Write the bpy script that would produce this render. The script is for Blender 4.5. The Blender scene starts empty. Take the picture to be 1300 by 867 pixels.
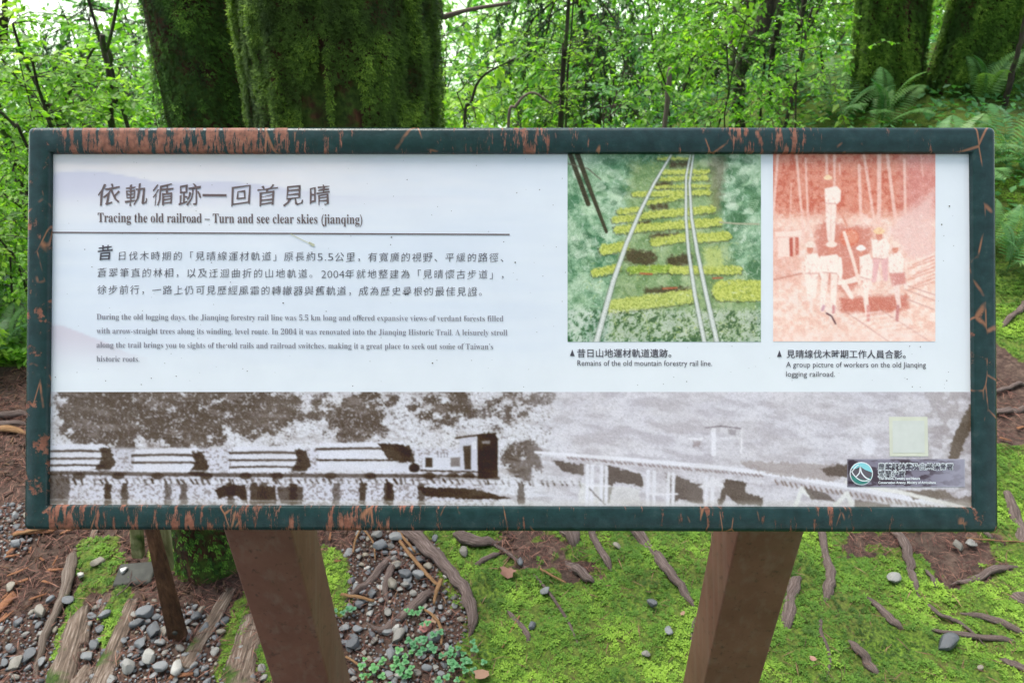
import bpy, math, random
import numpy as np
from mathutils import Matrix, Vector
S = bpy.context.scene
COL = S.collection
rng = np.random.default_rng(7)
random.seed(7)
R = math.radians

# ------------------------------------------------------------------ camera
FPX = 940.0                       # focal length in pixels of a 1300 px wide frame
TH = math.atan(FPX / 1432.0)      # camera pitched down
RO = math.atan(18 / 1432.0)
CAM = np.array([0, 0, 1.6])
r0 = np.array([1.0, 0, 0]); d0 = np.array([0, -math.sin(TH), -math.cos(TH)]); fw = np.array([0, math.cos(TH), -math.sin(TH)])
cr = math.cos(RO) * r0 + math.sin(RO) * d0
cd = math.cos(RO) * d0 - math.sin(RO) * r0
camd = bpy.data.cameras.new('camera'); cam = bpy.data.objects.new('camera', camd); COL.objects.link(cam)
M4 = Matrix.Identity(4)
for i in range(3):
    M4[i][0] = cr[i]; M4[i][1] = -cd[i]; M4[i][2] = -fw[i]; M4[i][3] = CAM[i]
cam.matrix_world = M4
camd.sensor_width = 36; camd.lens = 36 * FPX / 1300
camd.clip_start = 0.05; camd.clip_end = 2000
camd.dof.use_dof = True; camd.dof.focus_distance = 1.04; camd.dof.aperture_fstop = 10.0
S.camera = cam

# ------------------------------------------------------------------ light
SUN_EL, SUN_ROT = R(65), R(-38)    # high veiled sun beyond the sign, to the left
w = bpy.data.worlds.new('World'); S.world = w; w.use_nodes = True
nt = w.node_tree; nt.nodes.clear()
sk = nt.nodes.new('ShaderNodeTexSky'); sk.sky_type = 'NISHITA'; sk.sun_disc = False
sk.sun_elevation = SUN_EL; sk.sun_rotation = SUN_ROT
sk.air_density = 1.0; sk.dust_density = 4.0; sk.ozone_density = 0.6; sk.altitude = 1500
bg = nt.nodes.new('ShaderNodeBackground'); bg.inputs[1].default_value = 0.15
wo = nt.nodes.new('ShaderNodeOutputWorld')
hz = nt.nodes.new('ShaderNodeHueSaturation'); hz.inputs['Saturation'].default_value = .46; nt.links.new(sk.outputs[0], hz.inputs['Color']); nt.links.new(hz.outputs[0], bg.inputs[0]); nt.links.new(bg.outputs[0], wo.inputs[0])
sl = bpy.data.lights.new('sun', 'SUN'); sl.energy = 2.0; sl.angle = R(35); sl.color = (1.0, 0.95, 0.86)
so = bpy.data.objects.new('sun', sl); COL.objects.link(so)
sdir = Vector((math.cos(SUN_EL) * math.sin(SUN_ROT), math.cos(SUN_EL) * math.cos(SUN_ROT), math.sin(SUN_EL)))
so.rotation_euler = sdir.to_track_quat('Z', 'Y').to_euler()
S.view_settings.view_transform = 'Standard'; S.view_settings.look = 'None'
S.view_settings.exposure = 1.53; S.view_settings.gamma = 1
S.cycles.use_denoising = True
S.cycles.max_bounces = 6; S.cycles.transmission_bounces = 3; S.cycles.diffuse_bounces = 3
S.cycles.caustics_reflective = False; S.cycles.caustics_refractive = False

# ------------------------------------------------------------------ numeric helpers
def _h(ix, iy, s):
    n = (ix.astype(np.int64) * 374761393 + iy.astype(np.int64) * 668265263 + s * 974634777) & 0x7fffffff
    n = ((n ^ (n >> 13)) * 1274126177) & 0x7fffffff
    n = (n ^ (n >> 16)) & 0xffff
    return n / 65535.0
def vn(x, y, s=0):
    x = np.asarray(x, float); y = np.asarray(y, float)
    ix = np.floor(x); iy = np.floor(y); fx = x - ix; fy = y - iy
    fx = fx * fx * (3 - 2 * fx); fy = fy * fy * (3 - 2 * fy)
    a = _h(ix, iy, s); b = _h(ix + 1, iy, s); c = _h(ix, iy + 1, s); d = _h(ix + 1, iy + 1, s)
    return (a * (1 - fx) + b * fx) * (1 - fy) + (c * (1 - fx) + d * fx) * fy
def fbm(x, y, s=0, o=4):
    t = 0; a = 0.5; n = 0
    for k in range(o):
        t = t + a * vn(x, y, s + k * 17); n += a; a *= 0.5; x = np.asarray(x) * 2.03; y = np.asarray(y) * 2.03
    return t / n
def sm(t): t = np.clip(t, 0, 1); return t * t * (3 - 2 * t)
def ray(u, v): return fw + cr * ((u - 650) / FPX) + cd * ((v - 433.5) / FPX)
def PZ(u, v, z): return CAM + ray(u, v) * z                    # at a depth along the view axis
def PY(u, v, Y):
    d = ray(u, v); return CAM + d * (Y / d[1])                   # at a world distance Y
def proj(X, Y, Z):
    dx, dy, dz = X - CAM[0], Y - CAM[1], Z - CAM[2]
    z = dx * fw[0] + dy * fw[1] + dz * fw[2]
    z = np.where(z < 0.05, 0.05, z)
    return (650 + FPX * (dx * cr[0] + dy * cr[1] + dz * cr[2]) / z, 433.5 + FPX * (dx * cd[0] + dy * cd[1] + dz * cd[2]) / z, z)
def hbase(x, y):
    x = np.asarray(x, float); y = np.asarray(y, float)
    z = 0.42 * sm((x - 1.15) / 1.5) * sm((y - 1.3) / 1.8)
    left = sm((1.6 - x) / 1.8)
    z = z - left * 0.42 * np.maximum(y - 2.5, 0) * sm((y - 2.3) / 1.0)
    z = z - (1 - left) * 0.40 * np.maximum(y - 5.6, 0)
    z = np.where(y > 14, np.minimum(z, -5 - 0.3 * (y - 14)), z)
    return np.maximum(z, -9)
def hgt(x, y):
    x = np.asarray(x, float); y = np.asarray(y, float)
    return hbase(x, y) + 0.05 * (vn(x * 2.1, y * 2.1, 3) - 0.5) + 0.02 * (fbm(x * 9, y * 9, 5) - 0.5)
def G(u, v):
    d = ray(u, v); t = 0.4
    for _ in range(400):
        p = CAM + d * t
        if p[2] < hgt(p[0], p[1]): break
        t += 0.02
    a, b = t - 0.02, t
    for _ in range(16):
        m = (a + b) / 2; p = CAM + d * m
        if p[2] < hgt(p[0], p[1]): b = m
        else: a = m
    return CAM + d * b

# ------------------------------------------------------------------ mesh helpers
def mkmesh(name, V, Fs, mats=(), smooth=False, tint=None, col=None, midx=None):
    """V Nx3, Fs list of int arrays (n,k)"""
    if not isinstance(Fs, (list, tuple)): Fs = [Fs]
    Fs = [np.asarray(F, dtype=np.int32) for F in Fs if len(F)]
    me = bpy.data.meshes.new(name)
    V = np.asarray(V, dtype=np.float32)
    me.vertices.add(len(V)); me.vertices.foreach_set('co', V.ravel())
    tot = np.concatenate([np.full(len(F), F.shape[1], dtype=np.int32) for F in Fs])
    loops = np.concatenate([F.ravel() for F in Fs])
    st = np.concatenate([[0], np.cumsum(tot)[:-1]]).astype(np.int32)
    me.loops.add(len(loops)); me.loops.foreach_set('vertex_index', loops)
    me.polygons.add(len(tot)); me.polygons.foreach_set('loop_start', st); me.polygons.foreach_set('loop_total', tot)
    if smooth: me.polygons.foreach_set('use_smooth', np.ones(len(tot), dtype=bool))
    for m in mats: me.materials.append(m)
    if midx is not None: me.polygons.foreach_set('material_index', np.asarray(midx, dtype=np.int32))
    if tint is not None:
        a = me.attributes.new('tint', 'FLOAT', 'POINT'); a.data.foreach_set('value', np.asarray(tint, dtype=np.float32))
    if col is not None:
        a = me.attributes.new('print', 'FLOAT_COLOR', 'POINT')
        c = np.ones((len(V), 4), dtype=np.float32); c[:, :3] = col; a.data.foreach_set('color', c.ravel())
    me.update(calc_edges=True); me.validate()
    return me
class MB:
    def __init__(s): s.V = []; s.F = {}; s.n = 0; s.T = []
    def add(s, V, F, tint=0.5):
        V = np.asarray(V, float); F = np.asarray(F, int)
        s.V.append(V); s.F.setdefault(F.shape[1], []).append(F + s.n); s.n += len(V)
        s.T.append(np.full(len(V), tint) if np.isscalar(tint) else tint)
    def mesh(s, name, mats, smooth=False):
        return mkmesh(name, np.concatenate(s.V), [np.concatenate(f) for f in s.F.values()], mats, smooth, np.concatenate(s.T))
def link(name, me, parent=None, kind=None):
    o = bpy.data.objects.new(name, me); COL.objects.link(o)
    if parent is not None: o.parent = parent
    if kind: o['kind'] = kind
    return o
def tag(o, label, cat, group=None, kind=None):
    o['label'] = label; o['category'] = cat
    if group: o['group'] = group
    if kind: o['kind'] = kind
    return o
def empty(name, loc=(0, 0, 0), rz=0):
    o = bpy.data.objects.new(name, None); COL.objects.link(o); o.location = loc; o.rotation_euler = (0, 0, rz); o.empty_display_size = .05
    return o
def copy_tree(o, parent=None):
    c = o.copy(); COL.objects.link(c)
    if parent is not None: c.parent = parent
    for ch in list(o.children): copy_tree(ch, c)
    return c
def nrm(a): return a / (np.linalg.norm(a, axis=-1, keepdims=True) + 1e-12)
def catmull(P, n=6):
    P = np.asarray(P, float)
    if len(P) < 3: return np.array([P[0] + (P[-1] - P[0]) * t for t in np.linspace(0, 1, n * 2)])
    Q = np.vstack([2 * P[0] - P[1], P, 2 * P[-1] - P[-2]]); out = []
    for i in range(1, len(Q) - 2):
        for t in np.linspace(0, 1, n, endpoint=False):
            a, b, c, d = Q[i - 1], Q[i], Q[i + 1], Q[i + 2]
            out.append(0.5 * ((2 * b) + (-a + c) * t + (2 * a - 5 * b + 4 * c - d) * t * t + (-a + 3 * b - 3 * c + d) * t ** 3))
    out.append(P[-1]); return np.array(out)
def tube(P, rad, sides=6, flat=1.0, wob=0.0, cap=True, seed=0):
    P = np.asarray(P, float); n = len(P); rad = np.broadcast_to(np.asarray(rad, float), (n,))
    T = nrm(np.gradient(P, axis=0)); up = np.array([0, 0, 1.0])
    if abs(T[n // 2][2]) > 0.85: up = np.array([0, 1.0, 0])
    A = nrm(np.cross(T, up)); B = np.cross(A, T)
    ang = np.arange(sides) * 2 * math.pi / sides
    V = []
    for i in range(n):
        k = 1 + wob * (vn(ang * 1.3 + seed, np.full(sides, i * 0.45), seed) - 0.5) * 2
        V.append(P[i] + rad[i] * (k * np.cos(ang))[:, None] * A[i] + rad[i] * flat * (k * np.sin(ang))[:, None] * B[i])
    V = np.concatenate(V); F = []
    i = np.arange(n - 1)[:, None] * sides; j = np.arange(sides)[None, :]; j2 = (j + 1) % sides
    F = np.stack([i + j, i + j2, i + sides + j2, i + sides + j], -1).reshape(-1, 4)
    F3 = []
    if cap:
        V = np.vstack([V, P[0], P[-1]]); a = n * sides; b = a + 1
        F3 = [(a, (k + 1) % sides, k) for k in range(sides)] + [(b, (n - 1) * sides + k, (n - 1) * sides + (k + 1) % sides) for k in range(sides)]
    return V, F, np.array(F3)
def addtube(mb, P, rad, sides=6, tint=0.5, **k):
    V, F, F3 = tube(P, rad, sides, **k)
    o = mb.n; mb.add(V, F, tint)
    if len(F3): mb.F.setdefault(3, []).append(F3 + o)
def boxV(x0, x1, y0, y1, z0, z1):
    V = np.array([(x, y, z) for z in (z0, z1) for y in (y0, y1) for x in (x0, x1)], float)
    F = np.array([(0, 2, 3, 1), (4, 5, 7, 6), (0, 1, 5, 4), (2, 6, 7, 3), (0, 4, 6, 2), (1, 3, 7, 5)])
    return V, F
def bevel(o, wd=.003, seg=2):
    m = o.modifiers.new('bevel', 'BEVEL'); m.width = wd; m.segments = seg; m.limit_method = 'ANGLE'; m.angle_limit = R(35)
def scatter(pv, pf, pos, rot, sc, tint=None):
    N = len(pos); m = len(pv)
    V = np.einsum('nij,mj->nmi', rot, pv) * np.asarray(sc).reshape(N, 1, 1) + pos[:, None, :]
    F = pf[None] + (np.arange(N) * m)[:, None, None]
    t = np.repeat(rng.random(N) if tint is None else tint, m)
    return V.reshape(-1, 3), F.reshape(-1, pf.shape[1]), t
def rotz(a):
    c, s = np.cos(a), np.sin(a); z = np.zeros_like(c); o = np.ones_like(c)
    return np.stack([np.stack([c, -s, z], -1), np.stack([s, c, z], -1), np.stack([z, z, o], -1)], -2)
def frame_from(d, up):
    """matrices whose X column is d and whose Z column is near up"""
    d = nrm(d); y = nrm(np.cross(up, d)); z = np.cross(d, y)
    return np.stack([d, y, z], -1)

# ------------------------------------------------------------------ materials
def newmat(name):
    m = bpy.data.materials.new(name); m.use_nodes = True; t = m.node_tree
    return m, t, t.nodes['Principled BSDF'], t.nodes['Material Output']
def N(t, kind, **k):
    n = t.nodes.new(kind)
    for a, b in k.items():
        if a.startswith('i_'): n.inputs[int(a[2:])].default_value = b
        else: setattr(n, a, b)
    return n
def coords(t, scale=(1, 1, 1), kind='Object'):
    tc = N(t, 'ShaderNodeTexCoord'); mp = N(t, 'ShaderNodeMapping'); mp.inputs['Scale'].default_value = scale
    t.links.new(tc.outputs[kind], mp.inputs[0]); return mp.outputs[0]
def noise(t, vec, scale, det=4, rough=.6):
    n = N(t, 'ShaderNodeTexNoise'); n.inputs['Scale'].default_value = scale; n.inputs['Detail'].default_value = det; n.inputs['Roughness'].default_value = rough
    t.links.new(vec, n.inputs['Vector']); return n.outputs['Fac']
def ramp(t, fac, stops):
    r = N(t, 'ShaderNodeValToRGB'); e = r.color_ramp.elements
    while len(e) < len(stops): e.new(0.5)
    for i, (p, c) in enumerate(stops):
        e[i].position = p; e[i].color = (*c, 1) if len(c) == 3 else c
    t.links.new(fac, r.inputs[0]); return r.outputs[0]
def mixc(t, fac, a, b, bt='MIX'):
    m = N(t, 'ShaderNodeMix', data_type='RGBA', blend_type=bt)
    for s, v in ((0, fac), (6, a), (7, b)):
        if hasattr(v, 'links') or hasattr(v, 'is_output'): t.links.new(v, m.inputs[s])
        else: m.inputs[s].default_value = v if s == 0 else ((*v, 1) if len(v) == 3 else v)
    return m.outputs[2]
def math_(t, op, a, b=None, c=None):
    m = N(t, 'ShaderNodeMath', operation=op)
    for i, v in enumerate((a, b, c)):
        if v is None: continue
        if hasattr(v, 'is_output'): t.links.new(v, m.inputs[i])
        else: m.inputs[i].default_value = v
    return m.outputs[0]
def bump(t, h, bsdf, st=.3, dist=.01):
    b = N(t, 'ShaderNodeBump'); b.inputs['Strength'].default_value = st; b.inputs['Distance'].default_value = dist
    t.links.new(h, b.inputs['Height']); t.links.new(b.outputs[0], bsdf.inputs['Normal'])
def attr(t, n, out='Fac'):
    a = N(t, 'ShaderNodeAttribute'); a.attribute_name = n; return a.outputs[out]

def leafmat(name, dark, mid, lite, trans=.4, rough=.45, tcol=None):
    m, t, b, out = newmat(name)
    oi = N(t, 'ShaderNodeObjectInfo')
    tn = attr(t, 'tint')
    c = ramp(t, tn, [(0.0, dark), (0.5, mid), (1.0, lite)])
    hs = N(t, 'ShaderNodeHueSaturation')
    t.links.new(c, hs.inputs['Color'])
    hv = math_(t, 'MULTIPLY_ADD', oi.outputs['Random'], 0.05, 0.475); t.links.new(hv, hs.inputs['Hue'])
    vv = math_(t, 'MULTIPLY_ADD', oi.outputs['Random'], -0.45, 1.2); t.links.new(vv, hs.inputs['Value'])
    t.links.new(hs.outputs[0], b.inputs['Base Color']); b.inputs['Roughness'].default_value = rough
    b.inputs['Specular IOR Level'].default_value = .35
    tr = N(t, 'ShaderNodeBsdfTranslucent')
    tc = mixc(t, 1.0, hs.outputs[0], tcol or (1.5, 1.7, .6), 'MULTIPLY'); t.links.new(tc, tr.inputs[0])
    mx = N(t, 'ShaderNodeMixShader'); mx.inputs[0].default_value = trans
    t.links.new(b.outputs[0], mx.inputs[1]); t.links.new(tr.outputs[0], mx.inputs[2]); t.links.new(mx.outputs[0], out.inputs[0])
    return m
M = {}
M['leaf'] = leafmat('leaf_green', (.045, .13, .02), (.1, .26, .03), (.21, .43, .05), .5)
M['leaf_yellow'] = leafmat('leaf_yellow_green', (.09, .21, .02), (.17, .36, .035), (.3, .52, .08), .5)
M['leaf_cool'] = leafmat('leaf_cool_green', (.035, .11, .04), (.08, .23, .07), (.17, .37, .11), .45)
M['fern'] = leafmat('fern_green', (.05, .13, .03), (.09, .22, .06), (.15, .31, .1), .35)
M['clover'] = leafmat('clover_green', (.05, .17, .06), (.08, .25, .1), (.13, .34, .15), .3)
M['moss'] = leafmat('moss_green', (.022, .06, .012), (.062, .185, .022), (.19, .38, .045), .3, .75, (1.3, 1.5, .5))
M['moss_trunk'] = leafmat('trunk_moss', (.018, .045, .008), (.07, .165, .02), (.22, .4, .05), .25, .8, (1.2, 1.4, .5))
M['moss_bright'] = leafmat('bright_moss', (.04, .095, .012), (.11, .22, .02), (.26, .4, .05), .3, .8, (1.3, 1.5, .5))

def barkmat(name, c0, c1, c2, green=0.0, sc=(14, 14, 3), along=False):
    m, t, b, out = newmat(name)
    v = coords(t, sc)
    if along:
        mp = N(t, 'ShaderNodeMapping'); mp.inputs['Scale'].default_value = sc; t.links.new(attr(t, 'print', 'Vector'), mp.inputs[0]); v = mp.outputs[0]
    n1 = noise(t, v, 3, 6, .65); n2 = noise(t, coords(t), 9, 4)
    c = ramp(t, n1, [(.3, c0), (.52, c1), (.72, c2)])
    if green:
        gm = ramp(t, n2, [(.62 - .3 * green, (0, 0, 0)), (.72 - .3 * green, (1, 1, 1))])
        gc = ramp(t, noise(t, coords(t), 70, 3), [(.3, (.02, .04, .008)), (.7, (.07, .12, .02))])
        c = mixc(t, gm, c, gc)
    t.links.new(c, b.inputs['Base Color']); b.inputs['Roughness'].default_value = .85; b.inputs['Specular IOR Level'].default_value = .25
    bump(t, n1, b, .7, .02); return m
M['bark_moss'] = barkmat('mossy_bark', (.015, .008, .005), (.055, .024, .014), (.15, .065, .035), .62)
M['bark_thin'] = barkmat('thin_bark', (.015, .012, .01), (.045, .035, .025), (.1, .085, .06), .35)
M['bark_grey'] = barkmat('pale_bark', (.08, .07, .05), (.16, .14, .1), (.28, .26, .2), .2)
M['root'] = barkmat('root_bark', (.05, .035, .03), (.17, .125, .11), (.36, .29, .26), .0, (9, 1.1, 1.1), True)
M['timber_strip'] = barkmat('timber_strip', (.06, .045, .035), (.2, .155, .125), (.38, .33, .29), .1, (6, 1.1, 1.1), True)
M['timber'] = barkmat('weathered_timber', (.04, .03, .022), (.17, .125, .095), (.38, .32, .27), .1, (5, 60, 60))
M['twig'] = barkmat('orange_twig', (.14, .07, .03), (.34, .19, .09), (.5, .33, .18), 0, (12, .9, .9), True)
M['chip'] = barkmat('bark_chip', (.2, .08, .04), (.4, .18, .09), (.52, .3, .17), 0, (60, 60, 60))

def stonemat():
    m, t, b, out = newmat('pebble_stone')
    oi = N(t, 'ShaderNodeObjectInfo'); tn = attr(t, 'tint')
    f = math_(t, 'FRACT', math_(t, 'ADD', oi.outputs['Random'], tn))
    c = ramp(t, f, [(0, (.07, .078, .09)), (.35, (.125, .138, .155)), (.62, (.19, .2, .21)), (.8, (.22, .195, .15)), (.9, (.11, .11, .11)), (1, (.4, .4, .38))])
    n = noise(t, coords(t), 45, 5); n2 = noise(t, coords(t), 9, 3)
    c = mixc(t, 1, c, ramp(t, n, [(.3, (.72, .72, .72)), (.7, (1.2, 1.18, 1.12))]), 'MULTIPLY')
    c = mixc(t, ramp(t, n2, [(.55, (0, 0, 0)), (.8, (.55, .55, .55))]), c, (.13, .1, .06))
    t.links.new(c, b.inputs['Base Color']); b.inputs['Roughness'].default_value = .42
    bump(t, n, b, .35, .004); return m
M['stone'] = stonemat()

def framemat():
    m, t, b, out = newmat('chipped_green_paint')
    big = noise(t, coords(t, (5, 5, 5)), 1.3, 3)
    s1 = noise(t, coords(t, (120, 22, 22)), 1.0, 6, .75)        # marks across the horizontal bars
    s2 = noise(t, coords(t, (46, 38, 30)), 1.0, 5, .7)
    geo = N(t, 'ShaderNodeTexCoord'); sep = N(t, 'ShaderNodeSeparateXYZ'); t.links.new(geo.outputs['Object'], sep.inputs[0])
    left = math_(t, 'MULTIPLY_ADD', sep.outputs[0], -.095, -.035)
    a = math_(t, 'ADD', math_(t, 'MULTIPLY_ADD', big, .5, math_(t, 'MULTIPLY', s1, .78)), left)
    side = math_(t, 'GREATER_THAN', math_(t, 'ABSOLUTE', sep.outputs[0]), .571)
    a2 = math_(t, 'ADD', math_(t, 'MULTIPLY_ADD', big, .45, math_(t, 'MULTIPLY', s2, .72)), math_(t, 'MULTIPLY', left, .5))
    mixv = N(t, 'ShaderNodeMix', data_type='FLOAT'); t.links.new(side, mixv.inputs[0]); t.links.new(a, mixv.inputs[2]); t.links.new(a2, mixv.inputs[3])
    msk = ramp(t, mixv.outputs[0], [(.655, (0, 0, 0)), (.69, (1, 1, 1))])
    edge = ramp(t, mixv.outputs[0], [(.62, (0, 0, 0)), (.66, (1, 1, 1))])
    pn = noise(t, coords(t), 60, 4)
    teal = ramp(t, pn, [(.3, (.006, .021, .022)), (.6, (.012, .038, .039)), (.8, (.035, .06, .06))])
    rust = ramp(t, noise(t, coords(t), 110, 4), [(.3, (.08, .035, .022)), (.5, (.22, .08, .05)), (.75, (.31, .145, .095))])
    c = mixc(t, edge, teal, (.02, .028, .024)); c = mixc(t, msk, c, rust)
    # thin hairline scratches
    v = N(t, 'ShaderNodeTexVoronoi', feature='DISTANCE_TO_EDGE'); v.inputs['Scale'].default_value = 1; t.links.new(coords(t, (34, 15, 15)), v.inputs['Vector'])
    hl = ramp(t, v.outputs[0], [(.008, (1, 1, 1)), (.03, (0, 0, 0))])
    hm = math_(t, 'MULTIPLY', hl, ramp(t, noise(t, coords(t, (9, 9, 9)), 1.6, 3), [(.56, (0, 0, 0)), (.62, (.8, .8, .8))]))
    c = mixc(t, hm, c, (.3, .13, .07))
    t.links.new(c, b.inputs['Base Color'])
    rr = mixc(t, msk, (.27, .27, .27), (.62, .62, .62)); t.links.new(rr, b.inputs['Roughness'])
    hgt_ = math_(t, 'ADD', math_(t, 'MULTIPLY', msk, -.5), math_(t, 'MULTIPLY', noise(t, coords(t), 320, 3), .55))
    b.inputs['Specular IOR Level'].default_value = .35
    bump(t, hgt_, b, .4, .0012)
    return m
M['frame'] = framemat()
def postmat():
    m, t, b, out = newmat('brown_painted_steel')
    n = noise(t, coords(t), 14, 5); n2 = noise(t, coords(t, (1, 1, .5)), 120, 3)
    c = ramp(t, n, [(.3, (.135, .053, .037)), (.7, (.19, .083, .058))])
    c = mixc(t, ramp(t, n2, [(.6, (0, 0, 0)), (.72, (.7, .7, .7))]), c, (.05, .028, .02))
    n3 = noise(t, coords(t), 5, 4)
    c = mixc(t, ramp(t, n3, [(.55, (0, 0, 0)), (.75, (.35, .35, .35))]), c, (.1, .1, .05))
    n4 = noise(t, coords(t, (60, 4, 60)), 1.0, 5); c = mixc(t, ramp(t, n4, [(.5, (0, 0, 0)), (.72, (.55, .55, .55))]), c, (.2, .13, .1))
    n5 = noise(t, coords(t), 30, 6, .7); c = mixc(t, ramp(t, n5, [(.6, (0, 0, 0)), (.68, (.6, .6, .6))]), c, (.045, .025, .018))
    t.links.new(c, b.inputs['Base Color']); b.inputs['Roughness'].default_value = .6
    bump(t, n2, b, .25, .001); return m
M['post'] = postmat()
def printmat(name, rough=.28, attrname='print'):
    m, t, b, out = newmat(name)
    c = attr(t, attrname, 'Color')
    n = noise(t, coords(t), 16, 5)
    c = mixc(t, 1, c, ramp(t, n, [(.3, (.95, .95, .955)), (.7, (1, 1, 1))]), 'MULTIPLY')
    t.links.new(c, b.inputs['Base Color']); b.inputs['Roughness'].default_value = rough; b.inputs['Specular IOR Level'].default_value = .4
    bump(t, noise(t, coords(t), 7, 3), b, .06, .004)
    return m
M['print'] = printmat('laminated_print')
def plain(name, c, rough=.5, metal=0, var=.15, sc=60):
    m, t, b, out = newmat(name)
    n = noise(t, coords(t), sc, 4)
    lo = tuple(x * (1 - var) for x in c); hi = tuple(min(1, x * (1 + var)) for x in c)
    t.links.new(ramp(t, n, [(.3, lo), (.7, hi)]), b.inputs['Base Color']); b.inputs['Roughness'].default_value = rough; b.inputs['Metallic'].default_value = metal
    return m
M['ink'] = plain('brown_ink', (.12, .082, .085), .4)
M['ink_grey'] = plain('grey_ink', (.21, .2, .24), .4)
M['ink_dark'] = plain('dark_ink', (.06, .052, .07), .4)
M['white_ink'] = plain('white_ink', (.75, .78, .82), .4, 0, .03)
M['speck'] = plain('dirt_speck', (.08, .07, .06), .9)
M['rust'] = barkmat('rusted_iron', (.03, .014, .008), (.085, .04, .02), (.15, .075, .04), 0.1, (25, 25, 8))
M['iron'] = plain('dark_iron', (.028, .03, .024), .75, 0, .4, 50)
M['bolt'] = plain('pale_bolt', (.5, .5, .49), .45, .2, .2, 90)
M['needle'] = leafmat('dry_needles', (.04, .022, .016), (.11, .056, .036), (.25, .15, .09), .08, .85, (1, 1, 1))
M['deadleaf'] = leafmat('dead_leaf', (.2, .09, .07), (.38, .19, .15), (.45, .27, .2), .25, .7, (1, 1, 1))

# =================================================================== GROUND
def ell(u, v, cu, cv, a, b, rot=0):
    c, s = math.cos(rot), math.sin(rot); x = (u - cu) * c + (v - cv) * s; y = -(u - cu) * s + (v - cv) * c
    return 1 - np.sqrt((x / a) ** 2 + (y / b) ** 2)          # > 0 inside
def masks(X, Y):
    u, v, z = proj(X, Y, hbase(X, Y))
    v = np.clip(v, -200, 1800)
    nz = (fbm(X * 7, Y * 7, 21) - .5)
    nf = (fbm(X * 22, Y * 22, 23) - .5)
    edge = 575 + 25 * np.sin((v - 700) / 45.0) + np.clip(700 - v, 0, 60) * -.9
    moss = (u - edge) / 60.0 + nz * 1.6 + nf * 1.2
    for e in ((1225, 702, 54, 34, 0), (1085, 688, 40, 16, 0), (690, 700, 52, 22, .2), (1287, 500, 34, 60, 0)):
        moss = np.minimum(moss, -ell(u, v, *e) * 1.3 + .1 + nz * 4 + nf * 2.5)
    for e in ((128, 712, 34, 42, .5), (298, 800, 16, 75, .35), (92, 790, 10, 60, .3), (150, 775, 14, 45, .2), (425, 728, 20, 45, -.2), (215, 700, 30, 25, 0), (345, 810, 22, 60, .2), (240, 712, 30, 30, 0)):
        moss = np.maximum(moss, ell(u, v, *e) * 1.6 + nz * 1.2 + nf * 1.2)
    moss = moss + (fbm(X * 40, Y * 40, 27) - .5) * .9
    beyond = np.where(Y > 2.3, .5 + nz * 3, -9); moss = np.maximum(moss, np.where(X < 0.0, beyond, -9))
    grav = np.full(np.shape(X), -9.0)
    for e in ((505, 770, 98, 125, 0), (12, 665, 45, 55, 0), (40, 850, 100, 70, 0), (230, 830, 90, 75, 0), (400, 880, 200, 40, 0), (150, 790, 30, 40, 0)):
        grav = np.maximum(grav, ell(u, v, *e) * 1.5 + nz * .8)
    return moss, grav, u, v
def build_ground():
    xs = np.concatenate([-np.geomspace(2.4, 400, 60)[::-1], np.arange(-2.38, 2.6, .0155), np.geomspace(2.62, 400, 60)])
    ys = np.concatenate([-np.geomspace(.6, 400, 40)[::-1], np.arange(-.5, .75, .1), np.arange(.76, 2.4, .0145), np.arange(2.42, 7, .05), np.geomspace(7.06, 500, 60)])
    X, Y = np.meshgrid(xs, ys); Z = hgt(X, Y)
    moss, grav, u, v = masks(X, Y)
    mm = sm(moss * 2 + .5)
    near = (np.abs(X) < 4) & (Y > 0) & (Y < 6)
    Z = Z + near * (mm * (.022 * fbm(X * 28, Y * 28, 41) + .02 * fbm(X * 9, Y * 9, 42) - .016) + (1 - mm) * .012 * (fbm(X * 45, Y * 45, 43) - .5))
    V = np.stack([X, Y, Z], -1).reshape(-1, 3); nx = len(xs); ny = len(ys)
    i = np.arange(ny - 1)[:, None] * nx; j = np.arange(nx - 1)[None]
    F = np.stack([i + j, i + j + 1, i + nx + j + 1, i + nx + j], -1).reshape(-1, 4)
    m, t, b, out = newmat('forest_floor')
    a = attr(t, 'print', 'Color'); sep = N(t, 'ShaderNodeSeparateColor'); t.links.new(a, sep.inputs[0])
    o = coords(t); n1 = noise(t, o, 55, 6, .7); n2 = noise(t, o, 8, 4); n3 = noise(t, o, 150, 4)
    dirt = ramp(t, n1, [(.3, (.022, .013, .011)), (.5, (.065, .04, .032)), (.7, (.15, .1, .075))])
    dirt = mixc(t, ramp(t, n2, [(.45, (0, 0, 0)), (.7, (.5, .5, .5))]), dirt, (.09, .07, .055))
    ms = ramp(t, n3, [(.3, (.02, .045, .008)), (.5, (.07, .13, .015)), (.72, (.16, .25, .03))])
    ms = mixc(t, ramp(t, n2, [(.4, (0, 0, 0)), (.65, (.6, .6, .6))]), ms, (.1, .09, .03))
    fac = math_(t, 'ADD', sep.outputs[0], math_(t, 'MULTIPLY_ADD', n1, .8, -.4))
    c = mixc(t, ramp(t, fac, [(.4, (0, 0, 0)), (.6, (1, 1, 1))]), dirt, ms)
    t.links.new(c, b.inputs['Base Color']); b.inputs['Roughness'].default_value = .9; b.inputs['Specular IOR Level'].default_value = .2
    bump(t, n1, b, .6, .012)
    col = np.zeros((V.shape[0], 3)); col[:, 0] = mm.ravel(); col[:, 1] = sm(grav * 2 + .5).ravel()
    g = link('ground', mkmesh('ground', V, F, [m], True, col=col), kind='structure'); g['label'] = 'forest floor of bark mulch, gravel and bright green moss'
build_ground()
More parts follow.
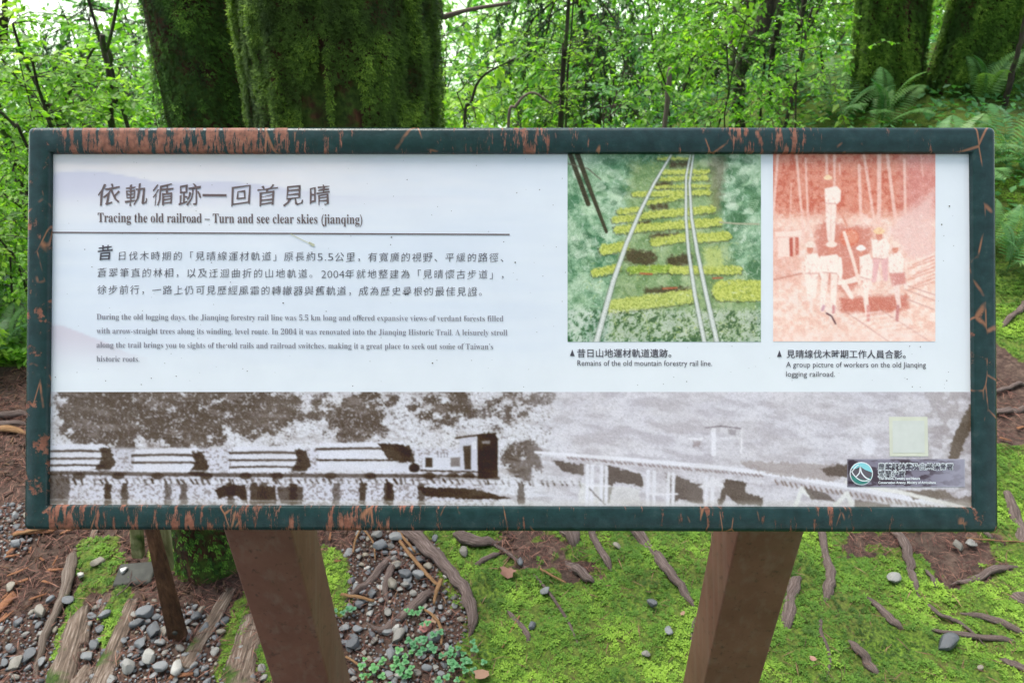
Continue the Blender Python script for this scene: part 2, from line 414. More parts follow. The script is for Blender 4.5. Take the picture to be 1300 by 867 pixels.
# added pale sheet below the slope, its colour standing for bright hazy distance
def build_backdrop():
    xs = np.concatenate([-np.geomspace(4, 700, 30)[::-1], np.linspace(-3, 3, 5), np.geomspace(4, 700, 30)]); ys = np.geomspace(16, 1500, 60)
    X, Y = np.meshgrid(xs, ys); Z = -5.2 + 1.2 * fbm(X * .08, Y * .08, 9) - .9 * (Y < 17)
    nx = len(xs); i = np.arange(len(ys) - 1)[:, None] * nx; j = np.arange(nx - 1)[None]
    F = np.stack([i + j, i + j + 1, i + nx + j + 1, i + nx + j], -1).reshape(-1, 4)
    m, t, b, out = newmat('pale_backdrop'); b.inputs['Base Color'].default_value = (.82, .86, .84, 1); b.inputs['Roughness'].default_value = 1; b.inputs['Specular IOR Level'].default_value = 0
    t.links.new(ramp(t, noise(t, coords(t), .15, 4), [(.35, (.5, .68, .42)), (.65, (.8, .88, .76))]), b.inputs['Base Color'])
    o = link('pale_backdrop', mkmesh('pale_backdrop', np.stack([X, Y, Z], -1).reshape(-1, 3), F, [m], True), kind='structure')
    o['label'] = 'pale sheet added beyond the trees for the bright hazy distance'
build_backdrop()

# =================================================================== SIGN
def rotv(a):
    t = np.linalg.norm(a); k = a / t; K = np.array([[0, -k[2], k[1]], [k[2], 0, -k[0]], [-k[1], k[0], 0]])
    return np.eye(3) + math.sin(t) * K + (1 - math.cos(t)) * K @ K
SR = rotv(np.array([-0.01348439, 0.00563713, 0.00146939])); ST = np.array([-0.00293943, -0.01604832, 0.91818386])
C3 = np.stack([cr, cd, fw], -1)                 # camera axes as columns
ORG = CAM + C3 @ ST
AX = C3 @ SR[:, 0]; AY = -(C3 @ SR[:, 1]); AZ = -(C3 @ SR[:, 2])   # right, up along the board, out of the board
HW, HH = .6035, .2512
sign = empty('information_sign')
MS = Matrix.Identity(4)
for i in range(3):
    MS[i][0] = AX[i]; MS[i][1] = AY[i]; MS[i][2] = AZ[i]; MS[i][3] = ORG[i]
sign.matrix_world = MS
tag(sign, 'trail information board in a chipped dark green frame on two brown posts', 'sign')
def loc2(u, v, zo=0.0):
    """photo pixel -> point on the board plane raised by zo, in sign coordinates (a real flat place on the board)"""
    u = np.asarray(u, float); v = np.asarray(v, float)
    d = fw + cr * ((u - 650) / FPX)[..., None] + cd * ((v - 433.5) / FPX)[..., None]
    o = CAM - ORG
    t = (zo - o @ AZ) / (d @ AZ)
    p = o + d * t[..., None]
    return np.stack([p @ AX, p @ AY, np.broadcast_to(zo, u.shape)], -1)
PZL = -.0075                                     # the board face lies behind the frame's lip
def build_frame():
    c = loc2(np.array([63.0, 1231, 1237, 63]), np.array([194.0, 196, 644.5, 641]), -.0035)
    ix0 = (c[0, 0] + c[3, 0]) / 2; ix1 = (c[1, 0] + c[2, 0]) / 2; iy1 = (c[0, 1] + c[1, 1]) / 2; iy0 = (c[2, 1] + c[3, 1]) / 2
    prof = [(0, -.034), (0, -.006), (.0008, -.0028), (.0028, -.0008), (.006, 0), (.5, 0.0003), (.9, 0), (.965, -.001), (1, -.0035), (1, -.012), (.92, -.012), (.92, -.034)]
    # outer rectangle and inner rectangle interpolated; first entries are absolute insets
    V = []; seg = 5
    for a, z in prof:
        if z == -.034 and a == .92 or a > .1:
            f = a; x0 = -HW + (ix0 + HW) * f; x1 = HW + (ix1 - HW) * f; y0 = -HH + (iy0 + HH) * f; y1 = HH + (iy1 - HH) * f; r = .006 * (1 - f) + .0012
        else:
            x0, x1, y0, y1 = -HW + a, HW - a, -HH + a, HH - a; r = max(.0075 - a, .003)
        for cx, cy, s in ((x1 - r, y1 - r, 0), (x0 + r, y1 - r, 90), (x0 + r, y0 + r, 180), (x1 - r, y0 + r, 270)):
            for k in range(seg):
                q = R(s + 90 * k / (seg - 1)); V.append((cx + r * math.cos(q), cy + r * math.sin(q), z))
    n = 4 * seg; F = []
    for i in range(len(prof)):
        i2 = (i + 1) % len(prof)
        for k in range(n):
            k2 = (k + 1) % n; F.append((i * n + k, i * n + k2, i2 * n + k2, i2 * n + k))
    o = link('frame', mkmesh('frame', V, np.array(F)[:, ::-1], [M['frame']], False), sign)
    o['label'] = 'dark green painted steel frame with rust coloured scratches'
    for p in o.data.polygons: p.use_smooth = True
    o.data.set_sharp_from_angle(angle=R(40))
    return ix0, ix1, iy0, iy1
ix0, ix1, iy0, iy1 = build_frame()

def lin(c): c = np.asarray(c, float) / 255.0; return np.where(c <= .04045, c / 12.92, ((c + .055) / 1.055) ** 2.4)
# ---- flat prints: colours laid on fine grids
class Paint:
    def __init__(s, u0, v0, u1, v1, step):
        s.us = np.arange(u0, u1 + step * .5, step); s.vs = np.arange(v0, v1 + step * .5, step)
        s.us[-1] = u1; s.vs[-1] = v1
        s.U, s.W = np.meshgrid(s.us, s.vs); s.C = np.zeros(s.U.shape + (3,)); s.aa = step
    def fill(s, c): s.C[:] = c
    def mix(s, a, c):
        a = np.clip(a, 0, 1)[..., None]; s.C = s.C * (1 - a) + np.asarray(c, float) * a
    def blur(s, k=1.0):
        for ax in (0, 1):
            a = np.roll(s.C, 1, ax); b = np.roll(s.C, -1, ax); sl_ = [slice(None)] * 3; sl_[ax] = slice(1, -1); sl_ = tuple(sl_)
            s.C[sl_] = (s.C[sl_] + k * .5 * (a[sl_] + b[sl_])) / (1 + k)
    def grain(s, a): s.C += rng.normal(size=s.U.shape)[..., None] * a
    def line(s, pts, w, c, al=1.0, w2=None, soft=.6, rough=0, rs=.35):
        pts = np.asarray(pts, float); n = len(pts) - 1; best = np.full(s.U.shape, 1e9)
        w2 = w if w2 is None else w2
        for i in range(n):
            a, b = pts[i], pts[i + 1]; d = b - a; L = d @ d + 1e-9
            t = np.clip(((s.U - a[0]) * d[0] + (s.W - a[1]) * d[1]) / L, 0, 1)
            dd = np.hypot(s.U - a[0] - t * d[0], s.W - a[1] - t * d[1]) - (w + (w2 - w) * (i + t) / n) / 2
            best = np.minimum(best, dd)
        if rough: best = best + (fbm(s.U * rs, s.W * rs, int(abs(pts[0][0])) % 97, 3) - .5) * rough
        s.mix((.5 - best / (soft * 2)) * al if al == 1 else np.clip(.5 - best / (soft * 2), 0, 1) * al, c)
        return best
    def dab(s, u, v, du, dv, w, c, al=1.0):
        st = s.us[1] - s.us[0]; m = w + 1
        i0, i1 = int((min(u, u + du) - m - s.us[0]) / st), int((max(u, u + du) + m - s.us[0]) / st) + 2; j0, j1 = int((min(v, v + dv) - m - s.vs[0]) / st), int((max(v, v + dv) + m - s.vs[0]) / st) + 2
        i0, j0 = max(i0, 0), max(j0, 0)
        if i1 <= i0 or j1 <= j0 or i0 >= len(s.us) or j0 >= len(s.vs): return
        A, B = s.U[j0:j1, i0:i1], s.W[j0:j1, i0:i1]; L_ = du * du + dv * dv + 1e-9; t = np.clip(((A - u) * du + (B - v) * dv) / L_, 0, 1)
        d = np.hypot(A - u - t * du, B - v - t * dv) - w * np.sin(np.pi * (.15 + .8 * t)) / 2; a = (np.clip(.5 - d / 1.1, 0, 1) * al)[..., None]
        s.C[j0:j1, i0:i1] = s.C[j0:j1, i0:i1] * (1 - a) + np.asarray(c, float) * a
    def poly(s, pts, c, al=1.0, soft=.6, warp=0, ws=.3):
        pts = np.asarray(pts, float); ins = np.zeros(s.U.shape, bool); dist = np.full(s.U.shape, 1e9)
        U, W = s.U, s.W
        if warp:
            U = U + (fbm(s.U * ws, s.W * ws, 71) - .5) * warp * 2; W = W + (fbm(s.U * ws, s.W * ws, 72) - .5) * warp * 2
        for i in range(len(pts)):
            a, b = pts[i], pts[(i + 1) % len(pts)]
            cnd = (a[1] > W) != (b[1] > W)
            with np.errstate(divide='ignore', invalid='ignore'):
                xi = (b[0] - a[0]) * (W - a[1]) / (b[1] - a[1] + 1e-12) + a[0]
            ins ^= cnd & (U < xi)
            d = b - a; t = np.clip(((U - a[0]) * d[0] + (W - a[1]) * d[1]) / (d @ d + 1e-9), 0, 1)
            dist = np.minimum(dist, np.hypot(U - a[0] - t * d[0], W - a[1] - t * d[1]))
        sd = np.where(ins, dist, -dist); s.mix(np.clip(.5 + sd / (soft * 2), 0, 1) * al, c)
        return sd
    def ell(s, cu, cv, a, b, c, al=1.0, soft=.25):
        q = 1 - np.hypot((s.U - cu) / a, (s.W - cv) / b); s.mix(np.clip(q / soft + .5, 0, 1) * al, c)
    def make(s, name, zo, parent, label, gain=1.0, veil=.045):
        P = loc2(s.U, s.W, zo).reshape(-1, 3); nx = len(s.us)
        i = np.arange(len(s.vs) - 1)[:, None] * nx; j = np.arange(nx - 1)[None]
        F = np.stack([i + j, i + nx + j, i + nx + j + 1, i + j + 1], -1).reshape(-1, 4)
        o = link(name, mkmesh(name, P, F, [M['print']], True, col=np.clip(lin(np.clip(s.C, 0, 255)).reshape(-1, 3) * gain * np.array([1.06, .99, .99]) - veil * (1 - lin(np.clip(s.C, 0, 255)).reshape(-1, 3)), .006, .92)), parent)
        o['label'] = label; return o
GAIN = .9
# base board
bp = Paint(56, 187, 1244, 651, 3.0)
U, W = bp.U, bp.W
bp.fill((224, 234, 243))
bp.mix(sm((330 - W) / 140) * sm((760 - U) / 500), (236, 232, 232))
bp.mix(sm((1000 - U) / 400) * .5 * fbm(U * .012, W * .09, 3), (205, 219, 236))
bp.mix(sm((U - 640) / 200), (226, 236, 243))
rid = np.interp(U.ravel(), [56, 100, 130, 160, 200, 240, 290, 330, 380, 420, 470, 560, 660, 700], [220, 216, 217, 222, 230, 231, 229, 233, 240, 246, 249, 247, 249, 252]).reshape(U.shape)
bp.mix(sm((W - rid) / 2.5) * sm((268 - W) / 34) * sm((700 - U) / 420) * .9, (205, 209, 226))
rid2 = np.interp(U.ravel(), [56, 75, 85, 110, 135, 160, 185, 200], [411, 411, 414, 424, 433, 446, 452, 470]).reshape(U.shape)
bp.mix(sm((W - rid2) / 3) * sm((485 - W) / 60) * sm((215 - U) / 70) * .8, (209, 205, 217))
bp.mix(sm((W - 420) / 60) * .6, (230, 239, 244))
panel = bp.make('panel', PZL, sign, 'white laminated board printed with faint misty mountains', GAIN)
# backing so that the board has thickness
V, F = boxV(-HW + .01, HW - .01, -HH + .01, HH - .01, -.03, PZL - .001)
bk = link('backing', mkmesh('backing', V, F, [M['iron']]), sign)

def fronds(P, n, u0, u1, v0, v1, cols, L0, L1, w0, w1, al=.7, dens=None):
    for i in range(n):
        u, v = rng.uniform(u0, u1), rng.uniform(v0, v1)
        if dens is not None and rng.random() > dens(u, v): continue
        a = rng.normal(.9, .7) * (1 if rng.random() < .5 else -1); L_ = rng.uniform(L0, L1); P.dab(u, v, math.cos(a) * L_ * (1 if a > 0 else -1), abs(math.sin(a)) * L_, rng.uniform(w0, w1), cols[rng.integers(len(cols))], al * rng.uniform(.5, 1))
# track photograph
tp = Paint(720.5, 190.0, 966, 434, .9); X = lambda x: x / 3.467 + 715
Yv = lambda y: y / 3.467 + 190
def q(*pts): return [(X(a), Yv(b)) for a, b in pts]
U, W = tp.U, tp.W
n1 = fbm(U * .16, W * .16, 1, 5); n2 = fbm(U * .55 + W * .25, W * .45, 2, 3); n3 = fbm(U * .05, W * .05, 4)
k = n1 * .5 + n2 * .5
tp.fill((128, 168, 134)); tp.mix(sm((.5 - k) / .2) * .7, (84, 124, 90)); tp.mix(sm((k - .52) / .16) * .7, (186, 212, 184)); tp.mix(sm((.47 - n3) * 6) * .65, (66, 112, 80)); tp.mix(sm((n3 - .55) * 6) * .5, (206, 228, 200)); tp.mix(sm((U - 880) / 40) * sm((.56 - n3) * 5) * .5, (88, 120, 84))
tp.mix(sm((790 - U) / 50) * sm((250 - W) / 60) * .55, (205, 225, 205))
fronds(tp, 2600, 720, 966, 196, 434, [(215, 232, 212), (190, 214, 186), (120, 160, 122), (78, 118, 84), (160, 198, 160), (232, 242, 230), (96, 138, 100)], 2.5, 8, .6, 1.5)
def fan(P, u, v, L_, a, c, al=.8, sp=2.0):
    n = int(L_ / sp)
    for i in range(n):
        t_ = (i + 1) / n; x = u + math.cos(a) * L_ * t_; y = v + math.sin(a) * L_ * t_ + .25 * L_ * t_ * t_; l2 = L_ * .38 * math.sin(math.pi * (t_ * .8 + .15))
        for sg in (-1, 1): P.dab(x, y, math.cos(a + sg * 1.05) * l2, math.sin(a + sg * 1.05) * l2, 1.0, c, al)
for i in range(420):
    u_ = rng.uniform(875, 964) if i % 2 else rng.uniform(722, 800); v_ = rng.uniform(200, 425)
    if 735 < u_ < 800 and v_ > 330 and i % 3: continue
    fan(tp, u_, v_, rng.uniform(9, 22), rng.uniform(2.2, 4.0) if u_ > 850 else rng.uniform(-.9, .9), [(222, 238, 216), (180, 212, 174), (64, 100, 72), (202, 226, 196), (90, 132, 92)][rng.integers(5)], .8)
for i in range(70): fan(tp, rng.uniform(770, 960), rng.uniform(385, 430), rng.uniform(7, 16), rng.uniform(-2.6, -.5), [(222, 236, 216), (190, 214, 178), (120, 160, 100)][rng.integers(3)], .7)
tp.poly(q((640, 30), (720, 30), (690, 280), (650, 260)), (110, 100, 82), .6, 4, 5)
tp.line(q((30, 20), (110, 240)), 6, (74, 72, 58)); tp.line(q((62, 20), (120, 180), (190, 362)), 6.5, (70, 70, 55), w2=4)
tp.line(q((12, 60), (110, 85), (165, 132)), 1.4, (110, 110, 95))
tp.poly(q((300, 60), (640, 40), (700, 330), (760, 520), (860, 600), (860, 845), (200, 845), (210, 620), (280, 300)), (150, 165, 100), .45, 6, 6)
tp.line(q((62, 20), (120, 180), (190, 362)), 5.5, (78, 76, 62), .8, w2=3)
def tie(a, b, th, c=(196, 206, 106)):
    sd = tp.line(q(a, b), th * 1.2 / 3.467, c, soft=1.3, rough=5, rs=.45)
    g = fbm(U * .6, W * .6, int(a[0]), 3)
    tp.mix((sd < .6) * sm((.5 - g) * 6) * .5, (120, 140, 62)); tp.mix((sd < .4) * sm((g - .55) * 6) * .5, (214, 222, 130))
    tp.mix(np.clip(1 - np.abs(sd - 1.2) / 1.5, 0, 1) * (W > Yv((a[1] + b[1]) / 2)) * .55, (72, 70, 50))
for a in [((480, 66), (552, 66), 26), ((412, 156), (465, 156), 26), ((395, 258), (450, 250), 26), ((395, 380), (505, 376), 26), ((480, 492), (545, 480), 46), ((370, 622), (545, 618), 26), ((300, 470), (380, 480), 60), ((340, 325), (370, 322), 18)]:
    tp.line(q(a[0], a[1]), a[2] / 3.467, (76, 62, 50), soft=2.5, al=.8, rough=8, rs=.3)
for a in [((420, 40), (560, 40), 10), ((440, 100), (635, 97), 16), ((435, 130), (630, 125), 15), ((400, 165), (640, 160), 12), ((315, 197), (640, 188), 20), ((375, 234), (530, 206), 16), ((250, 274), (340, 262), 20), ((360, 290), (655, 262), 26), ((230, 308), (330, 298), 24), ((240, 352), (685, 318), 30), ((400, 408), (540, 385), 30), ((600, 388), (720, 380), 34), ((178, 440), (270, 425), 36), ((140, 542), (240, 520), 30), ((300, 530), (470, 525), 30, (150, 180, 80)), ((485, 530), (770, 530), 30), ((215, 690), (560, 645), 50, (196, 208, 118)), ((700, 620), (860, 620), 76)]: tie(*a)
tp.poly(q((620, 430), (690, 430), (710, 520), (625, 520)), (195, 208, 125), .8, 3, 4)
for a in [((340, 545), (390, 548)), ((440, 612), (500, 608)), ((660, 566), (700, 564))]: tp.line(q(*a), 2.5, (190, 105, 80), .8)
tp.line(q((690, 320), (760, 326), (860, 328)), 2.2, (176, 176, 150))
tp.mix(sm((W - Yv(690)) / 8) * sm((k - .47) / .06) * .6, (206, 214, 208)); tp.mix(sm((W - Yv(690)) / 8) * sm((.44 - k) / .05) * .7, (62, 88, 64))
fronds(tp, 900, 740, 966, 300, 434, [(222, 234, 216), (188, 206, 160), (100, 135, 92), (205, 215, 130), (80, 110, 78)], 2, 7, .5, 1.3, .75, lambda u, v: .9 if v > 395 or u > 905 or u < 765 else .35)
fronds(tp, 500, 790, 890, 197, 400, [(150, 170, 90), (120, 132, 80), (206, 214, 140)], 1.5, 4, .4, 1.0, .6)
for pl, w0, w1 in ((((475, 25), (400, 150), (340, 270), (280, 410), (220, 580), (145, 850)), 2.2, 6.4), (((560, 25), (541, 120), (540, 300), (552, 450), (580, 640), (622, 850)), 1.8, 5), (((573, 25), (556, 150), (565, 300), (590, 450), (630, 640), (678, 850)), 1.9, 5.6)):
    tp.line(q(*pl), w0 + 1.6, (110, 120, 105), .7, w1 + 2.2, 1); tp.line(q(*pl), w0, (205, 214, 208), 1, w1)
    tp.line([(a - w0 * .15, b) for a, b in q(*pl)], .5, (236, 240, 238), .7, 1.2)
tp.blur(.25); tp.grain(7); tp.mix(np.full(U.shape, .06), (225, 235, 230))
tp.make('photo_print', PZL + .0003, panel, 'green photograph of two old rails crossing mossy sleepers', GAIN)
# workers photograph, faded red
wp = Paint(981.5, 190.0, 1187.5, 433.5, .9); X = lambda x: x / 3.467 + 980
U, W = wp.U, wp.W
n1 = fbm(U * .2, W * .2, 11, 5); n2 = fbm(U * .7, W * .7, 12, 3)
wp.fill((248, 216, 200)); up = sm((Yv(330) - W) / 25)
wp.mix(up, (220, 142, 120)); wp.mix(up * sm((n1 - .48) / .14) * .6, (228, 160, 140)); wp.mix(up * sm((.46 - n1) / .12) * .6, (196, 98, 80))
wp.mix(up * sm((U - X(520)) / 30) * .5, (222, 165, 165)); wp.mix((1 - up) * sm((.47 - n1) / .12) * .38, (232, 172, 152)); wp.mix((1 - up) * sm((n1 - .55) / .08) * .6, (254, 238, 230))
wp.mix(sm((W - Yv(330)) / 10) * sm((X(150) - U) / 20) * sm((Yv(620) - W) / 20) * .25, (214, 130, 112))
wp.poly(q((560, 290), (640, 240), (715, 180), (715, 480), (600, 480), (520, 360)), (240, 203, 196), .85, 5, 6)
wp.poly(q((190, 350), (240, 320), (300, 330), (440, 340), (430, 560), (330, 640), (200, 560)), (206, 122, 105), .75, 4, 5)
for a in [((26, 25), (5, 290), 12), ((108, 25), (142, 410), 11), ((148, 40), (162, 380), 9), ((85, 150), (80, 330), 5), ((240, 25), (242, 110), 12), ((275, 25), (275, 165), 12), ((298, 60), (300, 110), 6), ((383, 70), (392, 310), 14), ((405, 25), (455, 345), 12), ((472, 25), (472, 345), 19), ((508, 25), (545, 320), 15), ((583, 45), (587, 280), 11), ((655, 20), (665, 120), 4)]:
    wp.line(q(a[0], a[1]), a[2] / 3.467, (246, 208, 195), .9, soft=.8)
for i in range(60):
    a = rng.uniform(20, 700); b = rng.uniform(40, 330); wp.line(q((a, b), (a + rng.uniform(-40, 40), b + rng.uniform(-25, 25))), .5, (238, 180, 150), .6)
wp.poly(q((12, 362), (125, 358), (135, 380), (15, 384)), (252, 226, 214)); wp.poly(q((25, 388), (75, 388), (77, 472), (28, 472)), (250, 224, 212)); wp.poly(q((77, 388), (92, 388), (92, 470), (79, 470)), (190, 98, 84)); wp.poly(q((102, 386), (118, 386), (118, 465), (104, 465)), (205, 120, 104))
wp.line(q((10, 572), (130, 545)), 2.2, (206, 140, 124), .8)
for i in range(16):
    b = 480 + i * 8; wp.line(q((600 + (i % 3) * 20, b + 20), (715, b - 20)), 1.6, ((254, 236, 226), (222, 150, 132))[i % 2], .7)
wp.ell(X(342), Yv(388), 12.5, 11.5, (222, 128, 104)); wp.ell(X(352), Yv(384), 8, 8, (236, 160, 134), .8)
wp.poly(q((300, 650), (600, 640), (600, 700), (470, 720), (300, 715)), (203, 116, 98), .85, 3, 3)
fronds(wp, 1000, 982, 1187, 270, 434, [(255, 242, 234), (232, 178, 166), (240, 196, 180), (255, 232, 220)], 2, 7, .5, 1.4, .55)
fronds(wp, 500, 982, 1140, 197, 275, [(236, 176, 150), (186, 88, 74), (228, 160, 140), (196, 104, 90)], 2, 6, .4, 1.1, .5)
SK = (222, 150, 130); WH = (255, 240, 229); SH = (232, 190, 182)
def man(hx, hy, s, body, legs, hat=(252, 220, 180), lc=WH, bc=WH):
    for l in legs: wp.line(q(*l), 29 * s / 3.467, lc, .9, 18 * s / 3.467)
    wp.poly(q(*body), bc, .97, .8); wp.line(q(body[-2], body[-1]), 1.2, (206, 140, 130), .7)
    wp.ell(X(hx), Yv(hy + 18 * s), 13 * s / 3.467, 17 * s / 3.467, SK)
    wp.ell(X(hx), Yv(hy), 22 * s / 3.467, 11 * s / 3.467, hat); wp.ell(X(hx), Yv(hy - 7 * s), 13 * s / 3.467, 9 * s / 3.467, hat)
man(246, 125, .85, ((232, 172), (285, 160), (304, 180), (302, 225), (288, 240), (234, 235)), (((248, 235), (248, 320), (252, 395)), ((272, 235), (270, 320), (268, 395))))
man(168, 420, 1.1, ((145, 465), (200, 455), (215, 490), (205, 545), (148, 545)), (((160, 540), (165, 650)), ((190, 540), (183, 645))), (250, 228, 214))
man(262, 418, 1.15, ((218, 470), (285, 460), (305, 485), (300, 560), (285, 545), (216, 540)), (((235, 540), (228, 620), (222, 705)), ((275, 540), (272, 620), (270, 710))), (253, 230, 216))
wp.line(q((218, 475), (208, 520), (222, 560)), 4, WH); wp.line(q((300, 480), (305, 540), (296, 590)), 4, WH)
man(472, 360, 1.15, ((438, 398), (500, 392), (520, 420), (508, 475), (492, 482), (445, 478)), (((460, 480), (448, 575)), ((495, 480), (500, 570))), (250, 214, 170), (236, 186, 186))
man(392, 435, 1.0, ((385, 470), (430, 458), (446, 500), (440, 565), (430, 572), (388, 560)), (((415, 560), (412, 650), (424, 745)), ((400, 560), (345, 578), (310, 585)), ((312, 585), (352, 650))), (255, 245, 240))
man(542, 420, 1.05, ((512, 462), (565, 452), (582, 480), (578, 545), (565, 548), (518, 545)), (((540, 560), (560, 690)),), (252, 226, 212), (250, 226, 216))
wp.poly(q((518, 548), (585, 540), (590, 590), (530, 600)), (213, 140, 132), .8, 1.5); wp.line(q((555, 690), (550, 750)), 4, (200, 130, 130), .8); wp.line(q((424, 690), (424, 750)), 4.5, (225, 160, 150))
wp.line(q((318, 365), (355, 480), (400, 640)), 4.2, (253, 226, 212)); wp.line(q((300, 270), (330, 335)), 3, (226, 160, 140))
wp.line(q((222, 705), (228, 690)), 4, (215, 170, 180)); wp.line(q((270, 715), (272, 690)), 4, (215, 150, 150))
for a in [((320, 710), (515, 845)), ((470, 700), (705, 850)), ((585, 615), (718, 665)), ((575, 650), (715, 705)), ((600, 600), (718, 640))]: wp.line(q(*a), 1.3, (205, 150, 140), .75)
for i in range(7):
    wp.line(q((350 + i * 30, 730 + i * 16), (480 + i * 30, 712 + i * 16)), 2.4, (255, 238, 230), .5)
wp.line(q((240, 720), (262, 732), (280, 766)), 1.6, (70, 40, 50))
for i in range(420):
    a = rng.choice(6); cx2, cy2 = [(246, 270), (178, 540), (258, 590), (410, 560), (478, 450), (545, 520)][a]
    wp.dab(X(cx2 + rng.normal() * 26), Yv(cy2 + rng.normal() * 75), rng.normal() * 1.2, rng.uniform(1, 4), rng.uniform(.6, 1.4), [(226, 170, 158), (255, 242, 234), (240, 205, 195), (214, 140, 124)][rng.integers(4)], .55)
wp.blur(.7); wp.grain(5); wp.mix(sm((n2 - .62) * 8) * .2, (255, 245, 238)); wp.mix(sm((W - Yv(780)) / 10) * .3, (250, 225, 215)); wp.mix(np.full(U.shape, .06), (255, 240, 235))
wp.make('photo_print', PZL + .0003, panel, 'faded red photograph of railway workers among bare trunks', GAIN)
# wide black and white photograph
sp = Paint(57, 497.5, 1243, 650, 1.0); U, W = sp.U, sp.W
WHT = np.array((224, 228, 236)); DRK = np.array((76, 64, 53))
n1 = fbm(U * .09, W * .11, 31, 5); n2 = fbm(U * .4, W * .45, 32, 4); n3 = fbm(U * .03, W * .06, 33, 3)
sp.fill(WHT)
dens = np.zeros(U.shape)
for e, a in (((128, 522, 66, 62), 1.15), ((108, 548, 40, 28), .8), ((235, 528, 90, 60), .9), ((330, 515, 70, 55), .9), ((452, 532, 52, 40), .95), ((470, 508, 45, 14), .8), ((560, 520, 60, 28), .55), ((665, 585, 32, 32), .8), ((410, 520, 30, 24), .5), ((570, 500, 40, 12), .6), ((345, 540, 30, 60), .35), ((645, 520, 60, 40), .3), ((160, 575, 25, 22), .9), ((690, 505, 25, 12), .6)):
    q_ = np.clip(1 - np.hypot((U - e[0]) / e[2], (W - e[1]) / e[3]), 0, 1); dens = np.maximum(dens, np.clip(q_ * 2.2, 0, 1) * a)
t_ = dens * 1.15 + (n1 - .5) * 2.4 * np.clip(dens + .35, 0, 1) + (n2 - .5) * 1.1
sp.mix(sm((t_ - .32) / .36) * .97, DRK + 0); sp.mix(sm((t_ - .1) / .4) * .3, (150, 144, 140)); sp.mix(sm((n2 - .52) * 5) * sm((700 - U) / 100) * .35 * (dens < .5), (160, 155, 165))
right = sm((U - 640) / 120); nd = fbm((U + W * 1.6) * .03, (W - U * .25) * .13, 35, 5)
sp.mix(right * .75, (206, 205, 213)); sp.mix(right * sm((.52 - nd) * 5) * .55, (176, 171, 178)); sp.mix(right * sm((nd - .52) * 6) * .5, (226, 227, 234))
sp.mix((1 - right) * sm((.47 - nd) * 6) * .4, (158, 150, 148))
sp.mix(sm((U - 1120) / 80) * sm((.56 - n1) * 6) * .5, (140, 130, 128))
sp.mix(sm((.46 - n2) * 8) * .25, (150, 145, 150))
fronds(sp, 1500, 60, 700, 498, 575, [(232, 235, 245), (225, 228, 240), (150, 140, 140), (120, 108, 100)], 1.5, 6, .6, 1.6, .7)
fronds(sp, 1100, 690, 1236, 498, 600, [(226, 226, 236), (190, 186, 196), (170, 164, 172), (215, 213, 224)], 2, 9, .6, 1.6, .5)
def L(pts, w, c=DRK, al=.95, w2=None): return sp.line(pts, w, c, al, w2, .7, 1.8, .45)
def treeish(u, v): return .35
fronds(sp, 3000, 60, 700, 498, 566, [(236, 238, 246), (225, 228, 240), (70, 60, 50), (70, 60, 50), (90, 80, 70), (200, 200, 210)], 1.0, 3.6, .7, 1.9, .8, treeish)
fronds(sp, 900, 60, 640, 612, 642, [(232, 234, 240), (120, 110, 100), (180, 176, 176)], 1.0, 4, .6, 1.6, .7)
fronds(sp, 500, 640, 1236, 585, 642, [(232, 234, 238), (150, 140, 134), (200, 196, 200)], 1.5, 6, .6, 1.8, .45)
def Pg(pts, c=DRK, al=.95, warp=2.2): return sp.poly(pts, c, al, .7, warp, .35)
# band behind the train
low = sm((W - 566) / 6) * sm((640 - U) / 20); sp.mix(low * .9, (212, 215, 228)); sp.mix(low * sm((.5 - n2) * 6) * .6, (120, 108, 102))
def logs(x0, x1, y, rows, dark_right=True):
    Pg([(x0 + 4, y), (x1 - 8, y - 2), (x1 + 2, y + 6), (x1 + 4, y + 30), (x0, y + 32)], (222, 226, 238))
    for k in range(rows): L([(x0, y + 8 + k * 9), ((x0 + x1) / 2, y + 7 + k * 9 + (k % 2)), (x1 - 6, y + 8 + k * 9)], 3.2 - k * .3, DRK, .85)
    if dark_right: Pg([(x1 - 14, y + 3), (x1, y + 4), (x1 + 7, y + 22), (x1 - 2, y + 34), (x1 - 20, y + 32), (x1 - 10, y + 18)], DRK, .9, 3)
logs(57, 140, 565, 3); logs(168, 258, 570, 2); logs(292, 388, 567, 3); logs(402, 520, 562, 1)
Pg([(480, 562), (512, 564), (524, 576), (516, 586), (492, 582)]); L([(402, 584), (520, 584)], 2.5); Pg([(404, 587), (522, 587), (530, 598), (404, 598)], (220, 224, 236)); sp.ell(526, 594, 7, 6, DRK)
# locomotive
Pg([(605, 552), (628, 550), (632, 556), (632, 606), (607, 608)], DRK, 1, .6); Pg([(583, 557), (606, 553), (606, 600), (584, 598)], (205, 208, 222), 1, .4); Pg([(588, 566), (598, 565), (598, 596), (590, 596)], DRK, .9, .5); Pg([(599, 560), (605, 559), (605, 570), (599, 570)], (225, 230, 240), 1, .2)
L([(578, 556), (608, 552), (630, 550)], 2.4); Pg([(537, 578), (584, 574), (584, 598), (536, 598)], (214, 218, 230), 1, .5); Pg([(540, 581), (549, 581), (549, 593), (540, 593)], DRK, .9, .6); Pg([(572, 581), (584, 580), (584, 592), (572, 592)], (120, 110, 105), .8, .6)
for k in range(4): L([(556 + k * 4, 574), (556 + k * 4, 580)], 1, (120, 115, 118), .8)
L([(534, 597), (610, 599)], 2); Pg([(612, 560), (622, 559), (622, 563), (612, 563)], (190, 190, 200), .6, .4)
L([(57, 600), (300, 603), (540, 604), (632, 607)], 5, DRK, .75); L([(57, 596), (540, 600)], 1.4, (224, 228, 238), .7)
for x in (100, 150, 200, 262, 312, 352, 420, 470, 545, 575, 595, 615): sp.ell(x, 604, 8, 4.5, DRK, .8)
